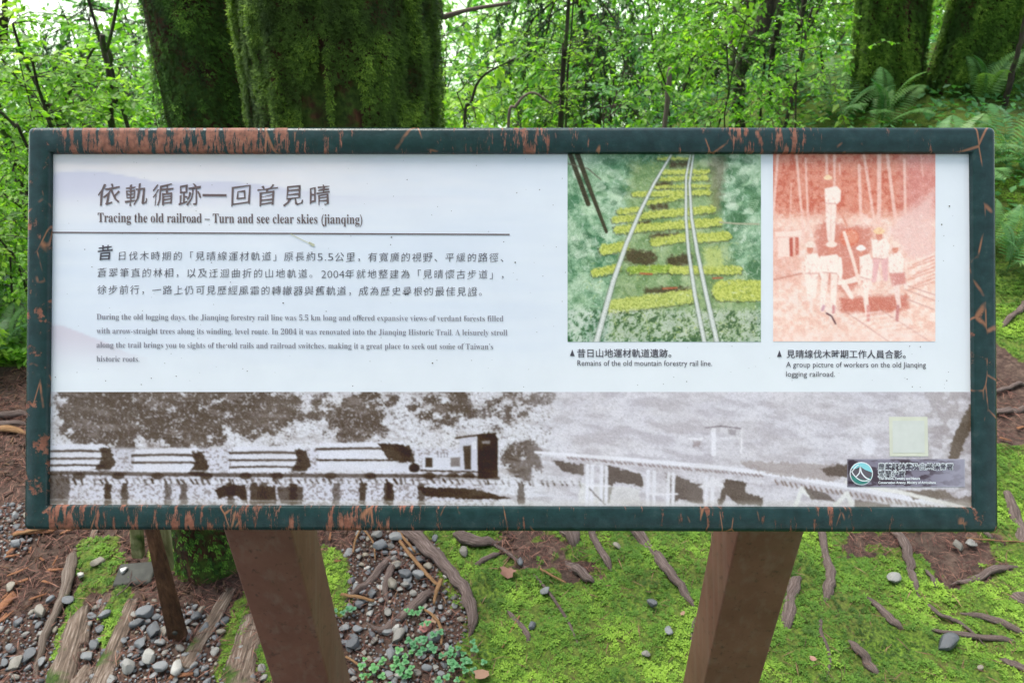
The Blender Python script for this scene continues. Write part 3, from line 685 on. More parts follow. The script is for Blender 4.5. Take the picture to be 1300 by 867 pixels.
L([(57, 612), (330, 612), (640, 612), (700, 616)], 2.2, (224, 228, 238), .9)
for i in range(84):
    x = 62 + i * 8.1 + rng.uniform(-2.2, 2.2); y = 610.5 + max(0, x - 560) * .02 + rng.uniform(-.6, .6); L([(x, y - 2), (x + rng.uniform(1, 4), y + rng.uniform(1.5, 4))], rng.uniform(1.6, 3.4), DRK, rng.uniform(.3, .95))
L([(560, 606), (640, 610), (760, 614), (760, 632), (640, 626), (540, 618)], 2, (222, 226, 236), .5)
Pg([(530, 618), (600, 620), (650, 633), (600, 634), (540, 630)]); Pg([(57, 600), (90, 604), (86, 640), (57, 640)], DRK, .7, 4)
for x in (137, 158, 213, 233, 293, 322, 334, 372, 427, 460, 492, 495, 535, 662): Pg([(x - 4.5, 613), (x + 4.5, 613), (x + 4.5, 641), (x - 4.5, 641)], DRK, rng.uniform(.6, .95), 3)
Pg([(272, 622), (282, 616), (312, 615), (315, 640), (300, 628), (278, 632)]); Pg([(326, 618), (350, 617), (352, 640), (326, 640)]); Pg([(352, 618), (385, 618), (384, 640), (356, 640)], DRK, .8)
L([(680, 574), (800, 583), (900, 592), (1000, 604), (1100, 622), (1237, 650)], 4, (232, 235, 244), .95, 7)
for i in range(48):
    x = 720 + i * 5.2 + rng.uniform(-1.2, 1.2); y = 580 + (x - 720) * .092; L([(x, y), (x + 3, y + 2.5)], 1.8, (128, 112, 108), .8)
for i in range(34):
    x = 985 + i * 6.3 + rng.uniform(-1.5, 1.5); y = 608 + (x - 985) * .16; L([(x, y + 2), (x + 3, y + 7)], 2.3, (128, 112, 104), .85)
Pg([(700, 584), (742, 590), (740, 604), (715, 598)], DRK, .75, 3); Pg([(768, 590), (815, 602), (818, 618), (780, 612), (772, 640), (764, 640)], DRK, .8, 3); Pg([(845, 600), (892, 616), (892, 640), (862, 634), (852, 640)], DRK, .8, 3); Pg([(920, 608), (948, 612), (946, 624), (970, 632), (966, 642), (935, 640), (922, 626), (918, 641), (910, 641)], DRK, .9, 2.5)
Pg([(735, 612), (812, 620), (812, 640), (735, 640)], (226, 230, 224), .45)
for x in (746, 752, 764, 770, 823, 831, 849, 855, 897, 905): L([(x, 590 + (x - 740) * .1), (x - 1, 641)], 4.6, (228, 231, 240), .95)
L([(744, 616), (775, 617)], 2.5, (232, 234, 242)); L([(822, 627), (860, 627)], 2.5, (232, 234, 242)); L([(748, 620), (768, 640)], 1.6, (90, 80, 75), .7)
Pg([(885, 618), (912, 606), (920, 618)], (230, 232, 240), .9); L([(1010, 642), (1018, 620), (1032, 632)], 6, (226, 230, 228)); L([(1060, 642), (1075, 626), (1082, 640)], 6, (226, 230, 228))
Pg([(1020, 618), (1048, 626), (1062, 636), (1030, 634)], DRK, .7, 2); Pg([(1085, 634), (1130, 640), (1130, 645), (1085, 645)], DRK, .7, 2)
L([(896, 543), (915, 541), (942, 544)], 1.6, (110, 100, 105), .9); L([(906, 546), (906, 576)], 6, (234, 236, 244), .95); L([(942, 544), (941, 575)], 2, (238, 240, 246), .9); L([(916, 556), (940, 556)], 2, (235, 238, 244), .8); Pg([(924, 544), (936, 545), (934, 552), (925, 551)], (150, 145, 150), .8)
L([(876, 557), (892, 557)], 2, (236, 238, 244)); Pg([(880, 560), (890, 560), (888, 568), (880, 567)], (150, 138, 138), .7); sp.ell(1103, 566, 9, 12, (232, 235, 245), .7, .5)
Pg([(940, 585), (1075, 590), (1078, 600), (1060, 610), (990, 604), (945, 592)], (150, 138, 132), .6, 4); Pg([(1040, 594), (1078, 588), (1080, 606), (1050, 604)], DRK, .75, 3)
Pg([(1204, 583), (1208, 560), (1230, 515), (1236, 512), (1236, 535), (1222, 570), (1216, 584)], (92, 80, 66), .95, 3)
Pg([(1140, 622), (1200, 622), (1215, 634), (1160, 634)], (104, 92, 78), .8, 3); Pg([(1195, 636), (1237, 628), (1237, 644), (1200, 642)], (104, 92, 78), .7, 3)
L([(1075, 612), (1150, 626), (1237, 648)], 5, (234, 236, 232), .9)
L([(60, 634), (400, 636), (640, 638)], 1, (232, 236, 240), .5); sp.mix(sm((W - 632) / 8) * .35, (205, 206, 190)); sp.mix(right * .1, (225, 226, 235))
sp.blur(.5); fg = fbm(U * .02, W * .05, 77, 3); sp.mix(sm((fg - .45) * 4) * .12, (190, 184, 178)); sp.grain(5)
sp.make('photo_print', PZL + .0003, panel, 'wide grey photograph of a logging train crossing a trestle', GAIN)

# ---- lettering
def glyphs(txt, offset=0.0, res=2):
    c = bpy.data.curves.new('t', 'FONT'); c.body = txt; c.size = 1; c.resolution_u = res; c.offset = offset; c.fill_mode = 'FRONT'
    o = bpy.data.objects.new('t', c); COL.objects.link(o); dg = bpy.context.evaluated_depsgraph_get()
    me = bpy.data.meshes.new_from_object(o.evaluated_get(dg))
    V = np.zeros(len(me.vertices) * 3); me.vertices.foreach_get('co', V); V = V.reshape(-1, 3)[:, :2]
    F = [tuple(p.vertices) for p in me.polygons]
    bpy.data.objects.remove(o); bpy.data.meshes.remove(me); bpy.data.curves.remove(c)
    return V, F
def bold(s):
    out = ''
    for ch in s:
        if 'A' <= ch <= 'Z': out += chr(0x1D400 + ord(ch) - 65)
        elif 'a' <= ch <= 'z': out += chr(0x1D41A + ord(ch) - 97)
        elif '0' <= ch <= '9': out += chr(0x1D7CE + ord(ch) - 48)
        else: out += ch
    return out
class Ink:
    def __init__(s): s.V = []; s.F3 = []; s.n = 0
    def put(s, V, F):
        s.V.append(V)
        for f in F:
            for k in range(1, len(f) - 1): s.F3.append((f[0] + s.n, f[k + 1] + s.n, f[k] + s.n))
        s.n += len(V)
    def cjk(s, txt, u, v, size, pitch, slope=.005, brush=0.0, offset=0.0):
        for i, ch in enumerate(txt):
            if ch == ' ': continue
            V, F = glyphs(ch, offset)
            if not len(V): continue
            c = np.array([.5, .36]); W_ = V - c
            if brush and ch not in '—，。、「」':
                W_ = W_.copy(); W_[:, 1] += brush * W_[:, 0]; W_[:, 0] += .04 * W_[:, 1]
                W_ *= .98 + .06 * rng.random(); W_ += (fbm(V * 5, V[:, ::-1] * 5 + i, 5)) * .05 - .025 if False else 0
                jt = .06 if size > 15 else .02
                W_[:, 0] += jt * (vn(V[:, 0] * 13 + i * 7, V[:, 1] * 13, 3) - .5) + .05 * (vn(V[:, 0] * 3 + i * 7, V[:, 1] * 3, 3) - .5); W_[:, 1] += jt * (vn(V[:, 0] * 13, V[:, 1] * 13 + i * 5, 4) - .5) + .05 * (vn(V[:, 0] * 3, V[:, 1] * 3 + i * 5, 6) - .5)
            uu = u + i * pitch + W_[:, 0] * size; vv = v + slope * i * pitch - W_[:, 1] * size
            s.put(np.stack([uu, vv], -1), F)
    def latin(s, txt, u0, u1, v, size, slope=.005, offset=0.0, serif=False):
        V, F = glyphs(bold(txt) if serif else txt, offset)
        x0, x1 = V[:, 0].min(), V[:, 0].max(); k = (u1 - u0) / (x1 - x0)
        uu = u0 + (V[:, 0] - x0) * k; vv = v + slope * (uu - u0) - V[:, 1] * size
        s.put(np.stack([uu, vv], -1), F)
    def poly(s, pts): s.put(np.array(pts, float), [tuple(range(len(pts)))[::-1]])
    def make(s, name, mat, zo, parent, label=None):
        P2 = np.concatenate(s.V); P = loc2(P2[:, 0], P2[:, 1], zo)
        F = np.array(s.F3)
        a = P[F[:, 1]] - P[F[:, 0]]; b = P[F[:, 2]] - P[F[:, 0]]; f = (a[:, 0] * b[:, 1] - a[:, 1] * b[:, 0]) < 0
        F[f] = F[f][:, ::-1]
        o = link(name, mkmesh(name, P, F, [mat]), parent)
        if label: o['label'] = label
        return o
ZT = PZL + .0006
t = Ink(); t.cjk('依軌循跡', 138.5, 247.5, 29, 34.2, .003, .12, .002); t.cjk('回首見晴', 306, 248.5, 28, 33.2, .003, .12, .002)
t.poly([(257, 246.4), (287.5, 246.6), (287.5, 249.6), (257, 249.4)])
t.make('title_lettering', M['ink'], ZT, panel, 'large brown Chinese title')
t = Ink(); t.latin('Tracing the old railroad – Turn and see clear skies (jianqing)', 124, 460, 282, 17.2, .007, 0, True); t.make('subtitle_lettering', M['ink'], ZT, panel, 'bold brown English subtitle')
t = Ink(); t.poly([(63, 294.3), (647, 297.0), (647, 298.7), (63, 296.0)]); t.make('rule_line', M['ink'], ZT, panel)
t = Ink(); t.cjk('昔', 133.5, 321, 20.5, 20, 0, .1, .01)
t.cjk('日伐木時期的「見晴線運材軌道」原長約', 155, 325, 12.4, 14.1, .004, .12, -.006); t.latin('5.5', 403, 423, 331, 14, 0, -.014); t.cjk('公里，有寬廣的視野、平緩的路徑、', 431, 326.5, 12.4, 14.0, .004, .12, -.006)
t.cjk('蒼翠筆直的林相，以及迂迴曲折的山地軌道。', 129.5, 346.3, 12.4, 14.15, .005, .12, -.006); t.latin('2004', 408, 437, 353, 14, 0, -.014); t.cjk('年就地整建為「見晴懷古步道」，', 444, 348, 12.4, 14.1, .004, .12, -.006)
t.cjk('徐步前行，一路上仍可見歷經風霜的轉轍器與舊軌道，成為歷史尋根的最佳見證。', 129.5, 368, 12.4, 13.83, .005, .12, -.006)
t.make('chinese_paragraph', M['ink_dark'], ZT, panel)
t = Ink()
for a, b, c in (('During the old logging days, the Jianqing forestry rail line was 5.5 km long and offered expansive views of verdant forests filled', 639, 405.6), ('with arrow-straight trees along its winding, level route. In 2004 it was renovated into the Jianqing Historic Trail. A leisurely stroll', 644, 423.4), ('along the trail brings you to sights of the old rails and railroad switches, making it a great place to seek out some of Taiwan’s', 626, 441.2), ('historic roots.', 177, 459)):
    t.latin(a, 122.5, b, c, 10.6, .0045, -.006, True)
t.make('english_paragraph', M['ink_grey'], ZT, panel)
t = Ink(); t.cjk('昔日山地運材軌道遺跡。', 738, 448.5, 11.6, 11.6, .001, 0, .01); t.latin('Remains of the old mountain forestry rail line.', 733, 904, 464.2, 10.2, .002); t.poly([(723.5, 452), (729.5, 452), (726.5, 443.5)])
t.make('photo_caption', M['ink_dark'], ZT, panel)
t = Ink(); t.cjk('見晴線伐木時期工作人員合影。', 1004, 449.5, 11.3, 11.35, .003, 0, .01); t.latin('A group picture of workers on the old Jianqing', 998, 1175.5, 466, 9.8, .002); t.latin('logging railroad.', 998, 1060, 478, 9.8, .002); t.poly([(986.5, 453), (992.5, 453), (989.5, 444.5)])
t.make('photo_caption', M['ink_dark'], ZT, panel)
# blank square sticker, agency strip with its emblem
sp_done = 1
t = Ink(); t.poly([(1128.5, 529), (1177.5, 529), (1178.5, 579), (1129.5, 579)]); st = t.make('square_sticker', plain('cream_sticker', (.62, .62, .52), .5, 0, .05), PZL + .0008, panel, 'small cream square sticker')
t = Ink(); t.poly([(1133, 534), (1173.5, 534), (1174, 574.5), (1133.5, 574.5)]); t.make('sticker_field', plain('grey_sticker_field', (.6, .61, .58), .5, 0, .04, 90), PZL + .0010, panel)
bn = Paint(1075.5, 582.5, 1225, 618, .8); U, W = bn.U, bn.W; nn = fbm(U * .08, W * .16, 51, 4)
bn.fill((92, 84, 92)); bn.mix(sm((nn - .42) * 7) * .7, (160, 160, 178)); bn.mix(sm((U - 1165) / 50) * .7, (172, 174, 190)); bn.mix(sm((1100 - U) / 30) * .5, (60, 52, 56)); bn.line([(1076, 583), (1224.5, 583), (1224.5, 617.5), (1076, 617.5), (1076, 583)], 1, (190, 192, 205), .7)
bn.make('agency_strip', PZL + .0007, panel, 'translucent grey agency strip with a round emblem', GAIN)
t = Ink(); t.cjk('農業部林業及自然保育署', 1119, 592, 8.8, 8.7, .002, 0, .085); t.cjk('宜蘭分署', 1119, 601.2, 8.8, 8.7, .002, 0, .085)
t.latin('Yilan Branch, Forestry and Nature', 1115, 1168, 608.6, 4.4, 0, .03); t.latin('Conservation Agency, Ministry of Agriculture', 1115, 1188, 613.8, 4.4, 0, .03); t.make('agency_lettering', M['white_ink'], PZL + .0010, panel, 'white outlined agency name')
t = Ink(); t.cjk('農業部林業及自然保育署', 1119, 592, 8.8, 8.7, .002); t.cjk('宜蘭分署', 1119, 601.2, 8.8, 8.7, .002); t.make('agency_lettering', M['ink_dark'], PZL + .0013, panel, 'dark agency name')
def disc(cu, cv, r, n=28): return [(cu + r * math.cos(2 * math.pi * k / n), cv + r * math.sin(2 * math.pi * k / n)) for k in range(n)]
ecu, ecv = 1093.5, 601
for r, mt, zz in ((14.8, 'white_ink', .0010), (13.6, None, .0012)):
    t = Ink(); t.poly(disc(ecu, ecv, r)); t.make('emblem', M[mt] if mt else plain('emblem_blue', (.25, .62, .68), .4, 0, .05), PZL + zz, panel, 'round emblem of a blue sky over a green mountain' if r > 14 else None)
t = Ink(); t.poly([(ecu + 13.5 * math.cos(a), ecv + 13.5 * math.sin(a)) for a in np.linspace(-.1, math.pi + .5, 20)] + [(1085, 596), (1092, 592), (1098, 596)]); t.make('emblem_field', plain('emblem_dark', (.11, .09, .11), .4), PZL + .0014, panel)
t = Ink(); t.poly([(ecu + 13.5 * math.cos(a), ecv + 13.5 * math.sin(a)) for a in np.linspace(.25, math.pi - .15, 18)] + [(1086, 606), (1092, 609), (1098, 609.5)]); t.make('emblem_ground', plain('emblem_green', (.03, .2, .17), .4), PZL + .0016, panel)
t = Ink(); 
def stroke(ink, pts, wd):
    pts = catmull(np.array(pts, float), 5); T = nrm(np.gradient(pts, axis=0)); Nn = np.stack([-T[:, 1], T[:, 0]], -1) * wd / 2
    A = pts + Nn; B = pts - Nn; n = len(pts); ink.put(np.vstack([A, B]), [(i, i + 1, n + i + 1, n + i) for i in range(n - 1)])
stroke(t, [(1082, 598), (1087, 592), (1090, 590)], 1.3); stroke(t, [(1092, 592), (1094, 600), (1099, 606), (1105, 609)], 1.6); stroke(t, [(1092, 592), (1091, 600), (1086, 606)], 1.5); stroke(t, [(1081, 598), (1086, 605), (1094, 610), (1103, 610)], 1.3)
t.make('emblem_lines', M['white_ink'], PZL + .0018, panel)
# dirt specks on the board and lichen-white scuffs
t = Ink()
for i in range(230):
    a, b = rng.uniform(66, 1230), rng.uniform(200, 494)
    if 718 < a < 968 and b < 436 or 980 < a < 1190 and b < 436: continue
    r = rng.choice([.35, .5, .7, 1.0], p=[.45, .3, .2, .05]); t.poly(disc(a, b, r, 6))
o = t.make('dirt_specks', M['speck'], PZL + .0009, panel); o['kind'] = 'stuff'
t = Ink(); stroke(t, [(369, 297), (380, 303), (398, 311)], .9); stroke(t, [(392, 308), (399, 312)], 3.2); t.make('dirt_specks', plain('pale_smear', (.5, .5, .38), .8), PZL + .0009, panel)['kind'] = 'stuff'

# ---- posts
def post(uL, uR, v, Yf, side):
    """square steel post: front face between pixel columns uL and uR at row v, at distance Yf"""
    a = PY(uL, v, Yf); b = PY(uR, v, Yf); wd = b[0] - a[0]; cx = (a[0] + b[0]) / 2
    V, F = boxV(-wd / 2, wd / 2, 0, wd, 0, 1)
    base = float(hgt(cx, Yf)) - .06
    # top cut along the back of the tilted board
    def ztop(y): # plane of the back of the board
        p = ORG + AZ * -.035; return p[2] - ((y - p[1]) * AZ[1] + (cx - p[0]) * AZ[0]) / AZ[2]
    for i in range(8):
        V[i, 0] += cx; V[i, 1] += Yf
        V[i, 2] = base if V[i, 2] < .5 else min(ztop(V[i, 1]), 1.17)
    inv = np.array(MS.inverted()); Vl = V @ inv[:3, :3].T + inv[:3, 3]
    o = link('post', mkmesh('post', Vl, F, [M['post']]), sign); bevel(o, .004, 3)
    o['label'] = 'square brown post on the %s' % side
    V2, F2 = boxV(cx - wd * .9, cx + wd * .9, 0, .006, 0, 1)
post(283.5, 370, 673, .765, 'left'); post(936.5, 1021, 677, .765, 'right')

# =================================================================== PEBBLES
def ico():
    t = (1 + 5 ** .5) / 2
    V = nrm(np.array([(-1, t, 0), (1, t, 0), (-1, -t, 0), (1, -t, 0), (0, -1, t), (0, 1, t), (0, -1, -t), (0, 1, -t), (t, 0, -1), (t, 0, 1), (-t, 0, -1), (-t, 0, 1)], float))
    F = [(0, 11, 5), (0, 5, 1), (0, 1, 7), (0, 7, 10), (0, 10, 11), (1, 5, 9), (5, 11, 4), (11, 10, 2), (10, 7, 6), (7, 1, 8), (3, 9, 4), (3, 4, 2), (3, 2, 6), (3, 6, 8), (3, 8, 9), (4, 9, 5), (2, 4, 11), (6, 2, 10), (8, 6, 7), (9, 8, 1)]
    return V, np.array(F)
def subd(V, F):
    V = list(map(tuple, V)); c = {}
    def mid(a, b):
        k = (min(a, b), max(a, b))
        if k not in c:
            m = (np.array(V[a]) + np.array(V[b])) / 2; V.append(tuple(m / np.linalg.norm(m))); c[k] = len(V) - 1
        return c[k]
    G_ = []
    for a, b, d in F:
        x, y, z = mid(a, b), mid(b, d), mid(d, a); G_ += [(a, x, z), (b, y, x), (d, z, y), (x, y, z)]
    return np.array(V), np.array(G_)
IV, IF = subd(*ico()); IV2, IF2 = subd(IV, IF)
def stonegeo(V, seed, el=(1, .75, .5)):
    r = np.random.default_rng(seed); P = V.copy()
    for k in range(12):           # cut by random planes for broken ballast faces
        n = nrm(r.normal(size=3)); d = r.uniform(.5, .82); s = P @ n - d; P = np.where((s > 0)[:, None], P - n * (s * .85)[:, None], P)
    P = P * (1 + .03 * (r.random((len(P), 1)) - .5)); return P * np.array(el)
stones = []
for k in range(12):
    el = (1, random.uniform(.62, .95), random.uniform(.42, .7)); stones.append(mkmesh('pebble', stonegeo(IV2, k, el), IF2, [M['stone']], True, np.zeros(len(IV2)))); stones[-1].set_sharp_from_angle(angle=R(24))
def put_pebble(p, r, label, group, k=None, tilt=.35):
    o = link('pebble', stones[k if k is not None else random.randrange(12)])
    o.location = (p[0], p[1], p[2] + r * .22); o.scale = (r, r, r); o.rotation_euler = (random.uniform(-tilt, tilt), random.uniform(-tilt, tilt), random.uniform(0, 6.28))
    return tag(o, label, 'stone', group)
# sample candidate spots in the gravel areas
cx_ = rng.uniform(-1.75, .05, 60000); cy_ = rng.uniform(.72, 2.15, 60000)
ms_, gr_, cu_, cv_ = masks(cx_, cy_)
ok = (gr_ > 0) & (ms_ < .1) & (cv_ > 640)
cx_, cy_, cu_, cv_ = cx_[ok], cy_[ok], cu_[ok], cv_[ok]
placed = []; grid = {}
def fits(x, y, r):
    gx, gy = int(x // .05), int(y // .05)
    for i in range(-1, 2):
        for j in range(-1, 2):
            for (a, b, c) in grid.get((gx + i, gy + j), ()):
                if (a - x) ** 2 + (b - y) ** 2 < (.68 * (c + r)) ** 2: return False
    grid.setdefault((gx, gy), []).append((x, y, r)); return True
for i in range(len(cx_)):
    ph = i / len(cx_)
    r = random.uniform(.014, .02) if ph < .005 else random.uniform(.009, .014) if ph < .09 else random.uniform(.006, .011) if ph < .45 else random.uniform(.003, .006)
    if fits(cx_[i], cy_[i], r): placed.append((cx_[i], cy_[i], r, cu_[i], cv_[i]))
vis = [p for p in placed if -10 < p[3] < 1310 and (672 < p[4] < 880 or p[3] < 40)]
def hidden(u, v): return (283 < u < 445 and 283 + .325 * (v - 672) < u < 400 + .22 * (v - 672))
vis.sort(key=lambda p: -p[2]); ind = [p for p in vis if not hidden(p[3], p[4])][:272]; indset = set(ind)
zones = (('grey ballast pebble at the top of the gravel, just under the frame', 'pebbles at the top of the right gravel patch', lambda u, v: u > 400 and v < 712),
         ('grey ballast pebble among the forked root branches', 'pebbles round the forked root', lambda u, v: u > 400 and v < 762),
         ('grey pebble between the straight dark root and the thick curved root', 'pebbles below the straight dark root', lambda u, v: u > 490 and v < 812),
         ('grey pebble beside the inner edge of the left post', 'pebbles beside the left post', lambda u, v: 400 < u <= 490 and v < 812),
         ('grey pebble among clover plants at the bottom of the gravel', 'pebbles among the clover', lambda u, v: u > 400),
         ('grey rounded pebble in the gravel under the rusted switch lever', 'pebbles under the switch lever', lambda u, v: 170 < u <= 400),
         ('small grey pebble in the gravel at the lower left corner', 'pebbles at the lower left corner', lambda u, v: u <= 170 and v > 745),
         ('grey pebble at the left edge beside the bark chips', 'pebbles at the left edge', lambda u, v: True))
for p in ind:
    lab, grp, _ = next(z for z in zones if z[2](p[3], p[4]))
    put_pebble((p[0], p[1], float(hgt(p[0], p[1])) + .004), p[2], lab, grp)
rest = [p for p in placed if p not in indset]
P_ = np.array([(p[0], p[1], float(hgt(p[0], p[1])) + .003) for p in rest]); sc_ = np.array([p[2] for p in rest])
def rand_rot(n, tilt=.4):
    a = rng.uniform(0, 6.28, n); Rz = rotz(a); tx = rng.uniform(-tilt, tilt, n); c, s = np.cos(tx), np.sin(tx); z = np.zeros(n); o = np.ones(n)
    Rx = np.stack([np.stack([o, z, z], -1), np.stack([z, c, -s], -1), np.stack([z, s, c], -1)], -2); return Rz @ Rx
icV, icF = ico()
V, F, tt = scatter(stonegeo(icV, 5), icF, P_, rand_rot(len(P_)), sc_)
tag(link('gravel', mkmesh('gravel', V, F, [M['stone']], True, tt)), 'fine grey gravel between the larger pebbles', 'gravel', kind='stuff')
# single stones one can point to
for u, v, wpx, k, lab in ((252, 786, 15, 1, 'angular white stone on dark soil right of the lever foot'), (828, 771, 16, 5, 'dark blue grey stone lying in the moss between the posts'),
    (676, 798, 12, 2, 'round grey pebble in moss near the dark curved root'), (848, 804, 14, 0, 'round pinkish grey pebble half sunk in moss'), (692, 754, 12, 6, 'flat brownish stone upright in the moss'),
    (660, 717, 11, 3, 'blue grey stone beside the pink dead leaf'), (784, 698, 12, 7, 'grey stone in moss below the sign centre'), (588, 704, 16, 4, 'blue grey angular stone beside the big curved root'),
    (1132, 738, 18, 1, 'flat bluish stone in moss right of the right post'), (1213, 696, 15, 2, 'left grey stone on the needle patch'), (1230, 695, 17, 0, 'right grey stone on the needle patch'), (1201, 822, 28, 3, 'broad grey stone overgrown by moss at lower right'),
    (1242, 852, 9, 4, 'small pinkish pebble at the lower right edge'), (128, 718, 17, 2, 'grey stone on moss beside the long thin timber'), (86, 766, 17, 0, 'greenish rounded stone left of the long timber moss'), (135, 785, 15, 3, 'brown flat stone beside the broken timber end'), (105, 735, 12, 5, 'dark stone between the thin timber and the moss'), (819, 834, 10, 6, 'pale yellowish pebble in moss low in the centre')):
    p = G(u, v); z = float(proj(*p)[2]); put_pebble(p + np.array([0, 0, .012]), wpx / 2 / FPX * z * 1.2, lab, None, k)
for u, v, wpx, k in ((480, 683, 16, 1), (505, 686, 20, 0), (485, 697, 20, 2), (514, 732, 20, 1), (498, 745, 20, 3), (545, 723, 14, 4), (533, 735, 20, 5), (506, 722, 14, 6), (497, 833, 18, 2), (507, 812, 22, 3), (450, 822, 20, 1), (553, 814, 20, 0), (516, 746, 14, 4), (188, 782, 24, 1), (176, 795, 18, 3), (197, 806, 24, 2), (181, 822, 20, 0), (160, 818, 14, 5), (192, 840, 24, 4), (205, 850, 22, 1), (226, 852, 24, 3), (114, 838, 18, 2), (122, 822, 16, 1), (165, 850, 20, 6), (38, 838, 22, 0), (22, 848, 22, 2), (55, 780, 20, 3), (65, 766, 14, 1), (24, 695, 16, 2), (16, 750, 16, 0)):
    p = G(u, v); z = float(proj(*p)[2]); lab, grp, _ = next(zn for zn in zones if zn[2](u, v)); put_pebble(p + np.array([0, 0, .012]), wpx / 2 / FPX * z * 1.1, lab, grp, k)

# =================================================================== ROOTS, TWIGS, TIMBERS
def groundline(pts, lift=.3, wid=None, sub=6):
    Pw = [G(u, v) for u, v in pts]; zd = [float(proj(*p)[2]) for p in Pw]
    W_ = np.array(wid, float) if wid is not None else None
    C = catmull(np.array(Pw), sub); rr = np.interp(np.linspace(0, 1, len(C)), np.linspace(0, 1, len(pts)), [w * z / FPX / 2 for w, z in zip(wid, zd)])
    C[:, 2] = hgt(C[:, 0], C[:, 1]) + rr * lift + .009; return C, rr
def root(pts, wid, label, name='tree_root', mat='root', lift=.35, dive=True, cat='root', sides=14, wob=.22, group=None):
    C, rr = groundline(pts, lift, wid); sd = random.randrange(999)
    C[:, 2] += rr * .25 * (vn(np.arange(len(C)) * .5, np.full(len(C), sd), sd) - .5)
    C[:, :2] += (rr * .5)[:, None] * (np.stack([vn(np.arange(len(C)) * .6, np.full(len(C), sd), 1), vn(np.arange(len(C)) * .6, np.full(len(C), sd), 2)], -1) - .5)
    if dive:
        tt_ = np.linspace(0, 1, len(C)); e0 = 1 - sm(tt_ / .22); e1 = 1 - sm((1 - tt_) / .28)
        if pts[0][1] > 674 or cat != 'root': C[:, 2] -= rr * 1.3 * e0; rr = rr * (1 - .55 * e0)
        C[:, 2] -= rr * 1.5 * e1; rr = rr * (1 - .65 * e1)
        if cat == 'root': C[:, 2] -= rr * .9 * sm((vn(tt_ * 5, tt_ * 0 + sd, sd) - .45) * 3)
    al = np.concatenate([[0], np.cumsum(np.linalg.norm(np.diff(C, axis=0), axis=1))])
    V, F, F3 = tube(C, rr, sides, flat=.85, wob=wob, seed=sd); a_ = np.arange(sides) * 2 * math.pi / sides
    tc = np.stack([np.repeat(al, sides) + sd, np.tile(np.cos(a_), len(C)) * 3, np.tile(np.sin(a_), len(C)) * 3], -1); tc = np.vstack([tc, tc[:1], tc[-1:]])
    rid = 1 + .1 * (vn(tc[:-2, 1] * 1.6 + 9, tc[:-2, 2] * 1.6 + tc[:-2, 0] * 4, sd) - .5) * 2
    V[:-2] = np.repeat(C, sides, 0) + (V[:-2] - np.repeat(C, sides, 0)) * rid[:, None]
    o = link(name, mkmesh(name, V, [F, F3], [M[mat]], True, col=tc)); return tag(o, label, cat, group)
root([(508, 668), (530, 688), (556, 714), (580, 740), (596, 768), (599, 796), (590, 815)], [17, 18, 17, 16, 17, 13, 8], 'thick curved grey root arching down beside the gravel')
root([(572, 676), (594, 688), (615, 692), (640, 688)], [9, 16, 13, 6], 'short dark root at the frame edge between gravel and moss')
root([(600, 718), (618, 712), (638, 702)], [7, 8, 5], 'thin dark root piece beside the blue grey stone')
root([(712, 666), (722, 680), (737, 702)], [18, 21, 14], 'fat purple grey root stub under the middle of the sign')
root([(750, 668), (757, 692), (768, 712), (779, 730)], [9, 9, 10, 8], 'slim root slanting right of the fat stub')
root([(800, 668), (826, 698), (852, 732), (872, 760), (887, 780)], [14, 14, 13, 10, 5], 'long straight root slanting toward the right post')
root([(718, 712), (732, 726), (745, 738), (760, 738)], [9, 14, 11, 5], 'short knobbly root lying in moss below the fat stub')
root([(1040, 668), (1046, 700), (1053, 728), (1050, 755), (1044, 778)], [10, 9, 14, 12, 7], 'kinked root just right of the right post top')
root([(1132, 672), (1146, 692), (1154, 720), (1161, 740), (1166, 760)], [10, 13, 11, 9, 6], 'brown root running down below the right end of the frame')
root([(1092, 752), (1112, 772), (1132, 792), (1152, 804)], [5, 9, 11, 7], 'diagonal root in the open moss right of the right post')
root([(1154, 799), (1190, 803), (1230, 808), (1270, 814), (1310, 819)], [5, 6, 8, 7, 9], 'long thin root crossing the moss to the right edge')
root([(1074, 812), (1088, 828), (1104, 845), (1120, 860)], [7, 12, 13, 9], 'stout root stub low in the moss near the bottom')
root([(1018, 728), (1004, 752), (998, 780), (996, 812)], [10, 15, 17, 12], 'grey root emerging beside the right post')
root([(1276, 628), (1288, 655), (1296, 682), (1290, 712)], [8, 14, 17, 16], 'gnarled root climbing the right edge below the frame')
root([(1206, 744), (1236, 736), (1262, 726), (1300, 716)], [5, 9, 10, 11], 'root under the needle patch at the right')
root([(1284, 757), (1296, 762), (1315, 758)], [15, 18, 15], 'rounded root stub at the right edge')
root([(1218, 779), (1248, 786), (1278, 797), (1312, 810)], [6, 8, 9, 10], 'upper of the two long roots at the lower right')
root([(1268, 838), (1285, 847), (1310, 858)], [6, 9, 9], 'short root in the bottom right corner')
root([(1172, 722), (1183, 738), (1190, 754)], [4, 6, 4], 'thin mossy root beside the brown root')
root([(502, 700), (485, 722), (462, 745), (432, 770)], [13, 13, 11, 6], 'left branch of the forked root in the gravel')
root([(512, 702), (497, 726), (490, 748), (493, 772)], [9, 10, 8, 5], 'right branch of the forked root in the gravel')
root([(556, 748), (535, 765), (510, 784), (484, 800), (466, 790)], [9, 14, 13, 10, 5], 'straight dark root lying across the gravel')
root([(642, 772), (656, 792), (668, 808), (674, 824)], [5, 7, 8, 5], 'dark curved root at the left edge of the moss')
root([(1302, 386), (1290, 398), (1278, 408), (1264, 424)], [9, 8, 7, 5], 'root sticking from the mossy bank beside the frame')
root([(1262, 500), (1285, 492), (1310, 486)], [5, 6, 6], 'thin root on brown litter right of the frame')
root([(1262, 526), (1285, 524), (1310, 518)], [7, 9, 9], 'pale root crossing litter right of the frame')
